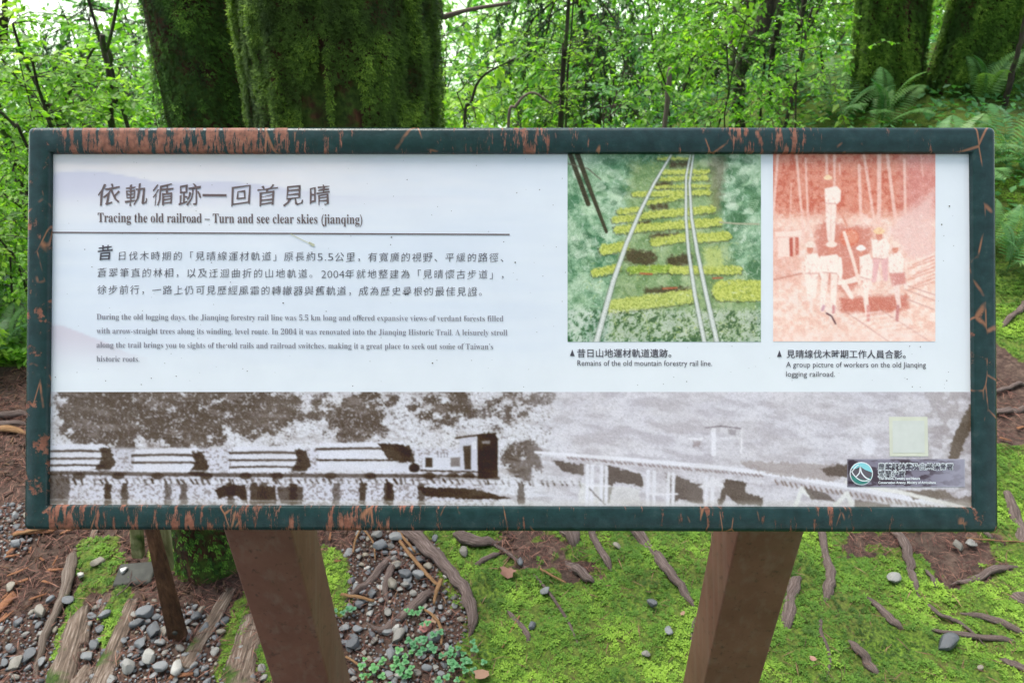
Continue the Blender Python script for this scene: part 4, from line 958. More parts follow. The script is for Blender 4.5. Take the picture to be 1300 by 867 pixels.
root([(-20, 532), (10, 531), (40, 528)], [8, 9, 9], 'upper dead stick at the left edge above the gravel', 'fallen_stick', 'root', .6, cat='stick')
root([(-20, 541), (10, 542), (40, 540)], [7, 7, 7], 'lower dead stick at the left edge above the gravel', 'fallen_stick', 'root', .6, cat='stick')
root([(-20, 552), (10, 549), (40, 552)], [8, 9, 7], 'broken brown stick lying left of the frame above the gravel', 'fallen_stick', 'twig', .6, cat='stick')
root([(600, 680), (640, 700), (690, 745), (720, 790), (742, 840)], [3, 4, 4, 4, 3], 'very thin rootlet winding down the centre of the moss')
root([(890, 772), (878, 800), (880, 832)], [4, 4, 2], 'rootlet ending beside the left edge of the right post')
root([(1166, 757), (1190, 782), (1218, 792), (1252, 822)], [4, 5, 5, 3], 'thin rootlet running on from the brown root')
root([(1044, 776), (1040, 800), (1052, 835), (1048, 866)], [5, 5, 4, 4], 'thin rootlet running on below the kinked root')
# twigs
def twig(pts, w, lab, mat='twig', **k): root(pts, w, lab, 'twig', mat, 2.2, False, 'twig', 6, .15)
twig([(508, 692), (528, 718), (545, 738), (557, 748)], [4, 5, 5, 4], 'straight orange twig lying over the gravel')
twig([(561, 742), (556, 756), (551, 772)], [6, 6, 3], 'short orange stick at the end of the long twig')
twig([(537, 777), (552, 788), (561, 804), (561, 823)], [3, 4, 4, 3], 'curved orange stalk beside the reddish leaf litter')
twig([(434, 760), (455, 764), (476, 768)], [4, 5, 4], 'orange bark sliver near the yellow pebble')
twig([(460, 675), (452, 690), (449, 706)], [3, 3, 2], 'thin pale twig under the frame beside the left post')
twig([(460, 673), (474, 692), (477, 715)], [2.5, 2.5, 2], 'thin bent twig in the upper gravel')
twig([(505, 676), (515, 690), (528, 706)], [3, 4, 3], 'pale twig against the thick root')
twig([(440, 838), (458, 850), (468, 868)], [3, 3, 3], 'reddish twig at the foot of the left post')
twig([(660, 786), (648, 806), (638, 826)], [2.5, 2.5, 2], 'straw stalk beside the dark curved root')
twig([(685, 727), (700, 735), (718, 743)], [3, 3, 2], 'small yellow brown twig in the moss')
twig([(1225, 687), (1260, 690), (1300, 692)], [2, 2, 2], 'fine dark twig over the needle patch')
twig([(20, 685), (40, 681), (62, 676)], [4, 5, 4], 'orange chip twig below the left end of the frame')
twig([(150, 760), (160, 752), (170, 742)], [2, 2, 2], 'fine stalk beside the iron plate', 'root')
# weathered timbers
root([(100, 690), (92, 712), (88, 740), (78, 770), (62, 805), (50, 840), (44, 880)], [9, 13, 14, 12, 11, 11, 12], 'long thin weathered timber edge running down the left', 'timber', 'timber_strip', .3, cat='timber')
def logp(p0, p1, w0, w1, label, flat=.55, jag=0.0, name='timber', sides=12):
    a, b = G(*p0), G(*p1); za, zb = float(proj(*a)[2]), float(proj(*b)[2]); ra, rb = w0 * za / FPX / 2, w1 * zb / FPX / 2
    L_ = np.linalg.norm(b - a); n = 14; P = np.stack([np.linspace(0, L_, n), np.zeros(n), np.zeros(n)], -1); mb = MB()
    rr = np.linspace(ra, rb, n); sd = random.randrange(99)
    V, F, F3 = tube(P, rr, sides, flat=flat, wob=.16, seed=sd)
    if jag: V[:sides, 0] -= jag * rng.random(sides); V[-2, 0] += jag * .6
    mb.add(V, F); mb.F.setdefault(3, []).append(F3)
    o = link(name, mb.mesh(name, [M['timber']], True)); d = b - a
    o.matrix_world = Matrix.Translation(Vector(a) + Vector((0, 0, ra * flat * .25))) @ Vector(d).to_track_quat('X', 'Z').to_matrix().to_4x4()
    return tag(o, label, 'timber')
logp((100, 792), (72, 885), 30, 38, 'broken old timber with a forked pale end at the lower left', .6, .05)
logp((110, 788), (104, 822), 12, 17, 'silvery splinter standing off the broken timber', .8, .03)
logp((168, 765), (122, 885), 16, 34, 'cracked brown timber in the middle of the gravel track', .5, .02)
logp((136, 760), (128, 790), 13, 10, 'short brown wood stub beside the flat stone', .6, .02)
logp((292, 752), (232, 850), 16, 26, 'mossy timber slanting between lever and left post', .5, .02)
logp((322, 785), (296, 885), 30, 50, 'wide grey plank disappearing behind the left post', .3, .01)
logp((122, 672), (112, 700), 9, 10, 'small grey wood scrap under the frame at left', .6, .02)
logp((112, 852), (96, 880), 22, 26, 'rounded reddish timber end at the bottom left', .6, .01)
root([(1240, 668), (1250, 680), (1262, 690)], [6, 7, 5], 'grey root tip under the right corner of the frame')

# =================================================================== OLD SWITCH LEVER
foot = G(226, 812); topp = PY(189, 655, foot[1] + .07)
sw = empty('switch_lever', tuple(foot)); tag(sw, 'rusted brown switch lever leaning between two mossy slats behind the sign', 'lever')
def bar(name, p0, p1, w0, w1, th, mat, parent, org, bv=.003):
    d = p1 - p0; L_ = np.linalg.norm(d); ex = d / L_; ey = nrm(np.cross(np.array([0, 1.0, 0]), ex)); ez = np.cross(ex, ey)
    V = []
    for s, w_ in ((0, w0), (.5, (w0 + w1) / 2 * 1.04), (1, w1)):
        for a, b in ((-1, -1), (1, -1), (1, 1), (-1, 1)): V.append(p0 + ex * L_ * s + ey * a * w_ / 2 + ez * b * th / 2 - org)
    F = [(0, 1, 2, 3)] + [(i * 4 + k, i * 4 + (k + 1) % 4, (i + 1) * 4 + (k + 1) % 4, (i + 1) * 4 + k) for i in range(2) for k in range(4)] + [(8, 9, 10, 11)]
    o = link(name, mkmesh(name, V, [np.array(F)], [mat]), parent); 
    import bmesh
    bm = bmesh.new(); bm.from_mesh(o.data); bmesh.ops.recalc_face_normals(bm, faces=bm.faces); bm.to_mesh(o.data); bm.free()
    bevel(o, bv, 2); return o
bar('lever_bar', foot + np.array([0, 0, -.02]), topp, .045, .022, .02, M['rust'], sw, foot)
hp = foot + (topp - foot) * .1 + np.array([-.002, -.011, 0]); V = [(0, 0, 0)] ; mb = MB()
addtube(mb, np.array([hp - foot + np.array([.006, 0, 0]), hp - foot + np.array([.006, -.004, 0])]), [.006, .006], 8); link('pin', mb.mesh('pin', [M['iron']]), sw)
for (ua, va, ub, vb, dy) in ((176, 706, 172, 655, .09), (213, 722, 207, 655, .09)):
    p = G(ua + 2, va + 20); a = PY(ua, va, foot[1] + dy); b = PY(ub, vb, foot[1] + dy + .02)
    s = bar('slat', a, b, .026, .024, .02, barkmat('mossy_slat', (.08, .08, .03), (.2, .2, .09), (.34, .34, .18), .3), sw, foot); s['label'] = 'pale mossy slat'
pl = G(170, 741); pt = empty('iron_plate', tuple(pl), .1); tag(pt, 'dark curved iron plate on moss with a pale bolt head', 'plate')
V, F = boxV(-.05, .05, -.012, .06, .0, .018); V[[4, 5], 2] -= .004
o = link('plate_body', mkmesh('plate_body', V, F, [M['iron']]), pt); bevel(o, .008, 3)
bp_ = G(162, 729); o = link('bolt', mkmesh('bolt', stonegeo(IV, 77, (1, 1, .8)) * .0125, IF, [M['bolt']], True), pt); o.location = (bp_[0] - pl[0], bp_[1] - pl[1], bp_[2] - pl[2] + .022)

# =================================================================== SMALL GROUND LITTER
def blade(n=3, w=.12, curl=.3):       # narrow leaf along +X, length 1
    V = []; F = []
    for i in range(n + 1):
        s = i / n; ww = w * math.sin(math.pi * min(1, s * .9 + .1)) if i < n else 0; z = curl * math.sin(s * 1.6) - curl * s * s * .6
        V += [(s, -ww, z), (s, ww, z)] if i < n else [(s, 0, z)]
    for i in range(n - 1): F += [(2 * i, 2 * i + 2, 2 * i + 3), (2 * i, 2 * i + 3, 2 * i + 1)]
    F.append((2 * n - 2, 2 * n, 2 * n - 1)); return np.array(V), np.array(F)
# brown needles and bark crumbs
n = 70000; x = rng.uniform(-1.9, 1.7, n); y = rng.uniform(.75, 2.4, n); ms_, gr_, uu, vv = masks(x, y)
keep = ((ms_ < .25) | (rng.random(n) < .1)) & ((gr_ < .25) | (rng.random(n) < .7)) & ((vv > 640) | (uu < 45) | (uu > 1255)); x, y = x[keep], y[keep]; n = len(x)
pv, pf = blade(2, .022, .12)
P_ = np.stack([x, y, hgt(x, y) + rng.uniform(.002, .016, n)], -1); V, F, tt = scatter(pv, pf, P_, rand_rot(n, 1.0), rng.uniform(.012, .045, n), rng.random(n))
tag(link('needle_litter', mkmesh('needle_litter', V, F, [M['needle']], False, tt)), 'reddish brown needle litter over the bare soil', 'litter', kind='stuff')
n = 9000; x = rng.uniform(-1.9, .0, n); y = rng.uniform(.75, 2.3, n); ms_, gr_, uu, vv = masks(x, y); keep = (ms_ < .1) & ((gr_ < .1) | (rng.random(n) < .2)) & ((vv > 640) | (uu < 45)); x, y = x[keep], y[keep]; n = len(x)
cv, cf = boxV(-.5, .5, -.12, .12, -.04, .04); cv[[1, 5], 1] *= .3; cv[[2, 6], 1] *= .6
P_ = np.stack([x, y, hgt(x, y) + rng.uniform(.002, .009, n)], -1); V, F, tt = scatter(cv, cf, P_, rand_rot(n, .6), rng.uniform(.008, .028, n), rng.random(n) ** 2 * .8)
tag(link('bark_mulch', mkmesh('bark_mulch', V, F, [M['needle']], False, tt)), 'dark crumbled bark mulch at the left', 'mulch', kind='stuff')
# orange bark chips, one by one
cm = []
for k in range(5):
    V, F = boxV(-.5, .5, -.11, .11, -.03, .03); V[[0, 4], 0] -= random.uniform(0, .2); V[[3, 7], 0] += random.uniform(-.2, .2); V[[1, 5], 1] *= random.uniform(.2, .9); V[:, 2] += .1 * V[:, 0] ** 2
    cm.append(mkmesh('bark_chip', V, F, [M['chip']]))
for i, (u, v, w_, a) in enumerate([(38, 679, 30, .1), (52, 677, 34, .05), (22, 697, 22, 1.1), (72, 714, 12, 1.5), (72, 726, 18, .1), (30, 726, 14, .8), (3, 775, 44, 1.4), (9, 758, 12, 1.4), (50, 760, 16, .6), (12, 784, 16, 1.2), (28, 741, 20, .3), (88, 676, 16, .4), (54, 712, 12, -.6), (232, 806, 12, 1.2), (232, 860, 26, .1), (62, 742, 14, -.3), (20, 730, 14, .7), (40, 700, 12, 2), (18, 708, 14, .4), (3, 790, 20, 1.3), (340, 690, 14, -.2), (425, 715, 14, 0), (1295, 545, 14, .4), (1275, 560, 12, -.5), (420, 683, 12, 1.6)]):
    p = G(u, v); z = float(proj(*p)[2]); o = link('bark_chip', cm[i % 5]); s = w_ / FPX * z; o.scale = (s, s * 1.1, s); o.location = (p[0], p[1], p[2] + .008); o.rotation_euler = (random.uniform(-.2, .2), random.uniform(-.2, .2), a)
    tag(o, 'splintered orange bark chip on the dark mulch at the left' if u < 120 else 'small orange bark chip lying on soil or litter', 'chip', 'bark chips on the mulch' if u < 120 else 'bark chips elsewhere')
# dead leaves
def deadleaf(seed):
    r = np.random.default_rng(seed); n = 12; a = np.linspace(0, 2 * math.pi, n, endpoint=False); rad = .5 * (.7 + .3 * np.abs(np.cos(a * 2.5))) * (.8 + .4 * r.random(n))
    V = np.vstack([np.stack([rad * np.cos(a), rad * .7 * np.sin(a), .15 * r.random(n) + .1 * np.cos(2 * a)], -1), [[0, 0, .02]]]); return V, np.array([(n, i, (i + 1) % n) for i in range(n)])
for i, (u, v, w_, lab) in enumerate([(645, 730, 22, 'curled pink dead leaf on the moss near the gravel'), (540, 800, 22, 'wet reddish dead leaf on the gravel under the curved stalk'), (563, 838, 16, 'reddish dead leaf between the clover plants'), (612, 860, 26, 'pale pink brown dead leaf at the bottom of the moss'), (866, 783, 8, 'small red leaf in the moss near the right post'), (552, 790, 14, 'small pinkish leaf scrap beside the clover sprig'), (1030, 840, 10, 'small reddish scrap in the moss right of the right post'), (352, 700, 0, '')]):
    if not w_: continue
    p = G(u, v); z = float(proj(*p)[2]); V, F = deadleaf(i); o = link('dead_leaf', mkmesh('dead_leaf', V, F, [M['deadleaf']], True, np.full(len(V), .3 + .1 * i))); s = w_ / FPX * z; o.scale = (s, s, s); o.location = (p[0], p[1], p[2] + .014); o.rotation_euler = (.2, .1, i); tag(o, lab, 'leaf')
# clover
def clover_mesh(n, spread, seed):
    r = np.random.default_rng(seed); mb = MB()
    a = np.linspace(0, 2 * math.pi, 7, endpoint=False); hv = np.vstack([[0, 0, 0], np.stack([.5 + .5 * np.cos(a), .48 * np.sin(a), .06 * np.ones(7)], -1)]); hf = np.array([(0, 1 + i, 1 + (i + 1) % 7) for i in range(7)])
    st_ = MB()
    for i in range(n):
        p = np.array([r.normal() * spread, r.normal() * spread * .8, r.uniform(.012, .03)]); s = r.uniform(.007, .012); t0 = r.random()
        for k in range(3):
            q_ = r.uniform(-.15, .15) + k * 2.094 + t0 * 6; c, sn = math.cos(q_), math.sin(q_); Rm = np.array([[c, -sn, 0], [sn, c, 0], [0, 0, 1]])
            mb.add(hv @ Rm.T * s + p, hf, .3 + .7 * r.random())
        addtube(st_, np.array([p * [.8, .8, 0] + [0, 0, -.01], p]), [.0006, .0005], 3, cap=False)
    return mb, st_
for i, (u, v, n, lab) in enumerate([(497, 848, 12, 'clover patch nearest the left post'), (540, 822, 16, 'clover patch in the middle of the gravel foot'), (585, 848, 22, 'largest clover patch at the bottom beside the moss'), (527, 783, 5, 'small clover sprig by the straight dark root'), (434, 783, 4, 'tiny clover sprig beside the left post'), (522, 855, 8, 'low clover sprigs at the bottom edge'), (472, 860, 7, 'clover leaves at the bottom near the left post')]):
    p = G(u, v); r_ = empty('clover_plant', tuple(p)); tag(r_, lab, 'clover'); a_, b_ = clover_mesh(n, .028 if n > 10 else .018, i)
    link('leaves', a_.mesh('leaves', [M['clover']], False), r_); link('stem', b_.mesh('stem', [M['clover']], False), r_)

# =================================================================== MOSS CARPET
def tuft(seed, k=8, wd=.16, up=.9):
    r = np.random.default_rng(seed); Vs = []; Fs = []; n = 0
    for i in range(k):
        a = i * 6.283 / k + r.uniform(-.3, .3); el = r.uniform(.25, up); L_ = r.uniform(.6, 1); d = np.array([math.cos(a) * math.cos(el), math.sin(a) * math.cos(el), math.sin(el)]); s = np.array([-math.sin(a), math.cos(a), 0]) * wd
        m_ = d * L_ * .55 + [0, 0, .1]; e = d * L_ - [0, 0, .12]
        Vs += [(0, 0, 0), m_ + s * L_, m_ - s * L_, e]; Fs += [(n, n + 2, n + 1), (n + 1, n + 2, n + 3)]; n += 4
    return np.array(Vs), np.array(Fs)
def ground_moss():
    Vs = []; Fs = []; Ts = []; nn = 0
    n = 120000; x = rng.uniform(-1.5, 2.5, n); y = rng.uniform(.72, 3.2, n); ms_, gr_, uu, vv = masks(x, y)
    vis = (vv > 655) | (uu > 1245) | (uu < 50); keep = (ms_ > .0 + rng.uniform(0, .35, n)) & (vis | (rng.random(n) < .04)) & (uu < 1420) & (uu > -80); x, y = x[keep], y[keep]; uu = uu[keep]; n = len(x)
    cl = fbm(x * 12, y * 12, 61); hue = fbm(x * 4, y * 4, 63)
    z = hgt(x, y) + .022 * fbm(x * 28, y * 28, 41) + .02 * fbm(x * 9, y * 9, 42) - .016
    P_ = np.stack([x, y, z - .001], -1); sc = rng.uniform(.005, .0145, n) * (.5 + 1.1 * cl); tint = np.clip(.9 * (hue - .5) + 1.3 * (cl - .5) + .4 + .3 * rng.random(n), 0, 1)
    sel = rng.integers(0, 4, n)
    for k in range(4):
        pv, pf = tuft(k, 7); m_ = sel == k; V, F, tt = scatter(pv, pf, P_[m_], rand_rot(m_.sum(), .35), sc[m_], tint[m_]); Vs.append(V); Fs.append(F + nn); Ts.append(tt); nn += len(V)
    print('moss tufts', n)
    tag(link('ground_moss', mkmesh('ground_moss', np.concatenate(Vs), np.concatenate(Fs), [M['moss']], False, np.concatenate(Ts))), 'bright green feathery moss carpeting the ground', 'moss', kind='stuff')
ground_moss()

# =================================================================== BIG TREES
def spray(seed, k=5):       # little hanging moss frond, grows along +X
    r = np.random.default_rng(seed); Vs = []; Fs = []; n = 0
    for i in range(k):
        s0 = i / k * .6; a = (1 if i % 2 else -1) * r.uniform(.35, .9); L_ = r.uniform(.35, .65)
        b = np.array([s0, 0, r.uniform(-.05, .1)]); d = np.array([math.cos(a), math.sin(a), r.uniform(-.3, .5)]); p = np.array([-math.sin(a), math.cos(a), 0]) * .1
        Vs += [b, b + d * L_ * .5 + p, b + d * L_ * .5 - p, b + d * L_]; Fs += [(n, n + 1, n + 2), (n + 1, n + 3, n + 2)]; n += 4
    return np.array(Vs), np.array(Fs)
def big_tree(u_top, u_bot, Y, rad, zlo, zhi, nm, label, moss='moss_trunk', flare=0.0, lean=None, fr=(.012, .03), bare=.42, seed=0, crown=True, ztree=6.5, mult=1.0):
    # axis through the two pixels (rows 0 and 160) at distance Y
    a = PY(u_top, 0, Y); b = PY(u_bot, 160, Y); d = (a - b) / (a[2] - b[2]); base_z = float(hgt(b[0], Y)) - .1
    def axis(z): return b[:2][None] + d[:2][None] * (np.clip(z, base_z, 1.6) - b[2])[:, None] + np.stack([.05 * np.sin((z - 1.6) * .9), .03 * np.sin((z - 1.6) * 1.3)], -1) * (z > 1.6)[:, None]
    zs = np.concatenate([np.arange(base_z, 2.2, .025), np.linspace(2.25, ztree, 20)]); na = 56; ang = np.linspace(0, 2 * math.pi, na, endpoint=False)
    Zg, Ag = np.meshgrid(zs, ang, indexing='ij')
    def rfun(Z, A):
        f = 1 + flare * np.exp(-(Z - base_z) / .35) - .05 * np.clip(Z - 1.2, 0, 6) ** 1.0 * .8
        rid = .10 * (vn(np.cos(A) * 2.6 + 9, np.sin(A) * 2.6 + Z * .25, seed + 1) - .5) * 2 + .05 * (vn(np.cos(A) * 7 + 3, np.sin(A) * 7 + Z * .5, seed + 2) - .5) * 2 + .025 * (fbm(A * 9, Z * 14, seed + 3) - .5) * 2
        rid = rid + .12 * np.cos(A * 5 + seed) * np.exp(-(Z - base_z) / .3) * (flare > 0)
        return rad * np.maximum(f, .25) * (1 + rid)
    rr = rfun(Zg, Ag); ax = axis(zs)
    V = np.stack([ax[:, 0][:, None] + rr * np.cos(Ag), ax[:, 1][:, None] + rr * np.sin(Ag), Zg], -1).reshape(-1, 3)
    i = np.arange(len(zs) - 1)[:, None] * na; j = np.arange(na)[None]; j2 = (j + 1) % na
    F = np.stack([i + j, i + j2, i + na + j2, i + na + j], -1).reshape(-1, 4)
    org = np.array([ax[0, 0], ax[0, 1], base_z + .1]); root_ = empty(nm, tuple(org)); tag(root_, label, 'tree')
    tr = link('trunk', mkmesh('trunk', V - org, F, [M['bark_moss']], True), root_)
    # hanging moss on the bark, denser on the camera side
    n = int(27000 * mult * rad / .3 * (zhi - zlo) / 1.1); A = rng.uniform(0, 2 * math.pi, n); Z = rng.uniform(zlo, zhi, n)
    cover = fbm(np.cos(A) * 1.8 + 4, np.sin(A) * 1.8 + Z * .9, seed + 7, 4); facing = np.sin(A) < .35
    keep = (cover > bare) & (facing | (rng.random(n) < .15)); A, Z, cover = A[keep], Z[keep], cover[keep]; n = len(A)
    r_ = rfun(Z, A); axz = axis(Z); nx = np.stack([np.cos(A), np.sin(A), np.zeros(n)], -1)
    P_ = np.stack([axz[:, 0] + r_ * np.cos(A), axz[:, 1] + r_ * np.sin(A), Z], -1) - org
    dirs = nx * rng.uniform(.35, .95, n)[:, None] + np.array([0, 0, -1]) * rng.uniform(.4, 1.0, n)[:, None] + rng.normal(size=(n, 3)) * .25
    Rm = frame_from(dirs, nx); clump = fbm(A * 6 * rad / .3, Z * 9, seed + 9); tint = np.clip(.05 + 1.5 * (clump - .3) * (.4 + rng.random(n)), 0, 1)
    sc = rng.uniform(*fr, n) * (.6 + 1.1 * clump); Vs = []; Fs = []; Ts = []; nn = 0; sel = rng.integers(0, 4, n)
    for k in range(4):
        pv, pf = spray(k + seed, 4); m_ = sel == k; V, F, tt = scatter(pv, pf, P_[m_] + nx[m_] * (.004 + .012 * clump[m_])[:, None], Rm[m_], sc[m_], tint[m_]); Vs.append(V); Fs.append(F + nn); Ts.append(tt); nn += len(V)
    link('trunk_moss', mkmesh('trunk_moss', np.concatenate(Vs), np.concatenate(Fs), [M[moss]], False, np.concatenate(Ts)), root_, 'stuff')
    return root_, org, axis, ztree
T1 = big_tree(425, 437, 2.62, .325, .55, 1.55, 'mossy_tree', 'largest tree trunk behind the sign, thickly hung with dark green moss', seed=11, fr=(.008, .02), bare=.33, mult=3.0)
T2 = big_tree(248, 276, 3.15, .185, .3, 1.55, 'mossy_tree', 'dark mossy trunk just left of the largest trunk', seed=29, fr=(.01, .024), bare=.0)
T3 = big_tree(1134, 1122, 4.55, .168, .0, 1.3, 'mossy_tree', 'straight mossy trunk standing among ferns, left of the right pair', flare=.25, seed=43, fr=(.012, .028), bare=.27, mult=1.6, moss='moss_bright')
T4 = big_tree(1262, 1222, 4.45, .215, .0, 1.3, 'mossy_tree', 'leaning mossy trunk with bare red bark at the upper right corner', flare=.3, seed=57, fr=(.012, .028), bare=.42, moss='moss_bright', mult=1.6)

# =================================================================== LEAFY PLANTS
random.seed(21); rng = np.random.default_rng(21)
def leafproto(w=.32, fold=.12, tip=.0):
    V = np.array([(0, 0, 0), (.35, -w * .9, fold), (.35, w * .9, fold), (.72, -w * .62, fold * .7), (.72, w * .62, fold * .7), (1, 0, -.12), (.38, 0, 0), (.72, 0, -.03)])
    F = np.array([(0, 1, 6), (0, 6, 2), (1, 3, 7), (1, 7, 6), (6, 7, 4), (6, 4, 2), (3, 5, 7), (7, 5, 4)]); return V, F
def simpleleaf(w=.3):
    V = np.array([(0, 0, 0), (.45, -w, .1), (.45, w, .1), (1, 0, -.08)]); return V, np.array([(0, 1, 3), (0, 3, 2)])
def plant(seed, H, spread, nb, leaf_len, leaf_w, per, mat, stem_r=.012, up=.5, bark='bark_thin', simple=True, start=.15, droop=.15, stems=1, nm='leafy_shrub'):
    r = np.random.default_rng(seed); wd = MB(); LP = []; LD = []
    def branch(p, d, L_, rad, lvl):
        n = 7; pts = [p]; dd = d.copy()
        for i in range(n):
            dd = nrm(dd + r.normal(size=3) * .16 + np.array([0, 0, (.12 if lvl == 0 else -droop * .5)])); pts.append(pts[-1] + dd * L_ / n)
        pts = np.array(pts); addtube(wd, pts, np.linspace(rad, rad * (.35 if lvl else .3), n + 1), 5 if lvl == 0 else 3, cap=False)
        if lvl < 2:
            m = nb if lvl == 0 else max(3, nb // 3)
            for k in range(m):
                s = start + (1 - start) * (k + r.random()) / m if lvl == 0 else .2 + .8 * (k + r.random()) / m
                i = min(n - 1, int(s * n)); q0 = pts[i] + (pts[i + 1] - pts[i]) * (s * n - i)
                az = r.uniform(0, 6.283); t0 = nrm(pts[min(i + 1, n)] - pts[i]); perp = nrm(np.cross(t0, np.array([math.cos(az), math.sin(az), .3])))
                nd = nrm(perp + t0 * (up if lvl == 0 else .8)); branch(q0, nd, L_ * (spread * (1.15 - .6 * s) if lvl == 0 else .5 * r.uniform(.6, 1.1)), rad * .42, lvl + 1)
        if lvl >= 1:
            m = int(per * 1.35) if lvl == 2 else per // 2
            for k in range(m):
                s = r.uniform(.15, 1.0) * n; i = min(n - 1, int(s)); q0 = pts[i] + (pts[i + 1] - pts[i]) * (s - i); t0 = nrm(pts[i + 1] - pts[i])
                sd = nrm(np.cross(t0, [0, 0, 1])) * (1 if k % 2 else -1); LP.append(q0); LD.append(nrm(t0 * .7 + sd + r.normal(size=3) * .35 - [0, 0, droop]))
    for s_ in range(stems):
        a = r.uniform(0, 6.28); t_ = .0 if stems == 1 else .35; branch(np.array([math.cos(a) * .05 * (stems > 1), math.sin(a) * .05 * (stems > 1), 0]), nrm(np.array([math.cos(a) * t_, math.sin(a) * t_, 1.0])), H, stem_r, 0)
    LP = np.array(LP); LD = np.array(LD); n = len(LP); upv = nrm(np.array([[0, 0, 1.0]]) + r.normal(size=(n, 3)) * .35)
    pv, pf = simpleleaf(leaf_w) if simple else leafproto(leaf_w)
    V, F, tt = scatter(pv, pf, LP, frame_from(LD, upv), leaf_len * r.uniform(.6, 1.3, n), np.clip(r.normal(.5, .22, n), 0, 1))
    o = empty(nm); st_ = link('stem', wd.mesh('stem', [M[bark]], True), o); fo = link('foliage', mkmesh('foliage', V, F, [M[mat]], False, tt), o, 'stuff')
    return o, n
protos = []
spec = [('leaf_yellow', 1.7, .45, 14, .06, .3, 9), ('leaf', 1.9, .5, 15, .065, .3, 9), ('leaf_cool', 1.6, .5, 14, .055, .26, 10), ('leaf_yellow', 2.2, .4, 16, .05, .32, 10), ('leaf', 1.4, .6, 13, .075, .28, 8), ('leaf_cool', 2.4, .42, 17, .055, .3, 10), ('leaf', 2.1, .5, 15, .045, .2, 13)]
for i, (m_, H, sp_, nb, ll, lw, per) in enumerate(spec):
    o, n = plant(100 + i, H, sp_, nb, ll, lw, per, m_, stems=2 if i % 2 else 1, droop=.3); protos.append(o)
    print('shrub', i, n)
M['needle_green'] = leafmat('evergreen_needles', (.012, .045, .02), (.03, .09, .035), (.08, .18, .06), .25)
ev, n = plant(300, 3.4, .34, 34, .045, .1, 34, 'needle_green', droop=.5, up=.1, start=.1, nm='evergreen_tree', stem_r=.03)
for i, (u, Y) in enumerate(((775, 7.0), (905, 8.2), (70, 9.5))):
    o = ev if i == 0 else copy_tree(ev); x = PY(u, 80, Y)[0]; o.location = (x, Y, float(hbase(x, Y)) - .1); o.rotation_euler = (0, 0, i * 2.1)
    tag(o, ('dark drooping evergreen between the slender sapling and the broken stake', 'dark evergreen left of the leaning mossy stem', 'dark evergreen standing back among the pale foliage at upper left')[i], 'tree')
used = set()
def place_plant(k, x, y, s, rz, label, group, dz=0.0, cat='shrub'):
    if k in used: o = copy_tree(protos[k])
    else: o = protos[k]; used.add(k)
    o.location = (x, y, float(hbase(x, y)) - .05 + dz); o.rotation_euler = (random.uniform(-.1, .1), random.uniform(-.1, .1), rz); o.scale = (s, s, s)
    return tag(o, label, cat, group)
def px_x(u, Y, v=80): return PY(u, v, Y)[0]
# rows of undergrowth on the falling slope: (row distance, columns, scale)
def side(u):
    for a, b in ((60, 'at the far left edge'), (150, 'over the left end of the frame'), (230, 'just left of the mossy trunks'), (560, 'beside the largest trunk'), (640, 'just right of the largest trunk'), (700, 'left of the slender sapling'), (770, 'right behind the slender sapling'), (840, 'left of the broken stake'), (900, 'right of the broken stake'), (965, 'behind the leaning mossy stem'), (1040, 'among the thin dark stems'), (1090, 'left of the straight mossy trunk'), (1200, 'behind the straight mossy trunk')):
        if u < a: return b
    return 'behind the leaning mossy trunk'
cnt = {}
random.seed(5)
rows = [(3.9, 120, .62, 'near'), (4.9, 105, .8, 'near'), (6.2, 90, .95, 'middle'), (8.0, 80, 1.15, 'middle'), (10.5, 75, 1.5, 'far'), (13.5, 70, 1.9, 'far'), (17.5, 60, 2.7, 'farthest'), (23, 60, 3.6, 'farthest')]
for Y, du, s, nm_ in rows:
    u = -90 + random.uniform(0, 60)
    while u < 1400:
        if Y < 4.5 and (u > 1040 or 200 < u < 560): u += du; continue
        if Y < 5.5 and u > 1060: u += du; continue
        if 260 < u < 505: u += du; continue
        if Y < 7.0 and 985 < u < 1340: u += du; continue
        k = random.choice((0, 3, 0, 1, 6) if u < 700 else (1, 2, 0, 4, 6, 0, 3, 3)); ss = s * random.uniform(.8, 1.2)
        yy = Y + random.uniform(-.4, .4); x = px_x(u, yy)
        # top of the plant should reach into the band seen above the sign
        ri = [q_[0] for q_ in rows].index(Y); cnt[ri] = cnt.get(ri, 0) + 1
        tone = ('yellow green', 'mid green', 'blue green', 'bright feathery', 'broad leaved green', 'cool green', 'fine leaved green')[k]
        place_plant(k, x, yy, ss, random.uniform(0, 6.28), '%s shrub %s, %s row down the slope' % (tone, side(u), ('nearest', 'second', 'third', 'fourth', 'fifth', 'sixth', 'seventh', 'rearmost')[ri]), 'shrubs on the slope behind the sign')
        u += du * random.uniform(.75, 1.2)
for i, (x, y, s_) in enumerate(((-3.4, -.6, 2.2), (-2.3, -2.4, 2.6), (-.7, -3.0, 2.9), (1.0, -2.9, 2.7), (2.5, -2.2, 2.6), (3.6, -.5, 2.2), (-1.6, -4.5, 3.4), (1.9, -4.6, 3.4))):
    place_plant((1, 2, 5, 4, 6, 1, 5, 2)[i], x, y, s_, i, 'tall dark shrub added unseen behind the camera to dim the front light', 'unseen added shrubs behind the camera')  # unseen shrubs added to cut the light on post fronts and panel
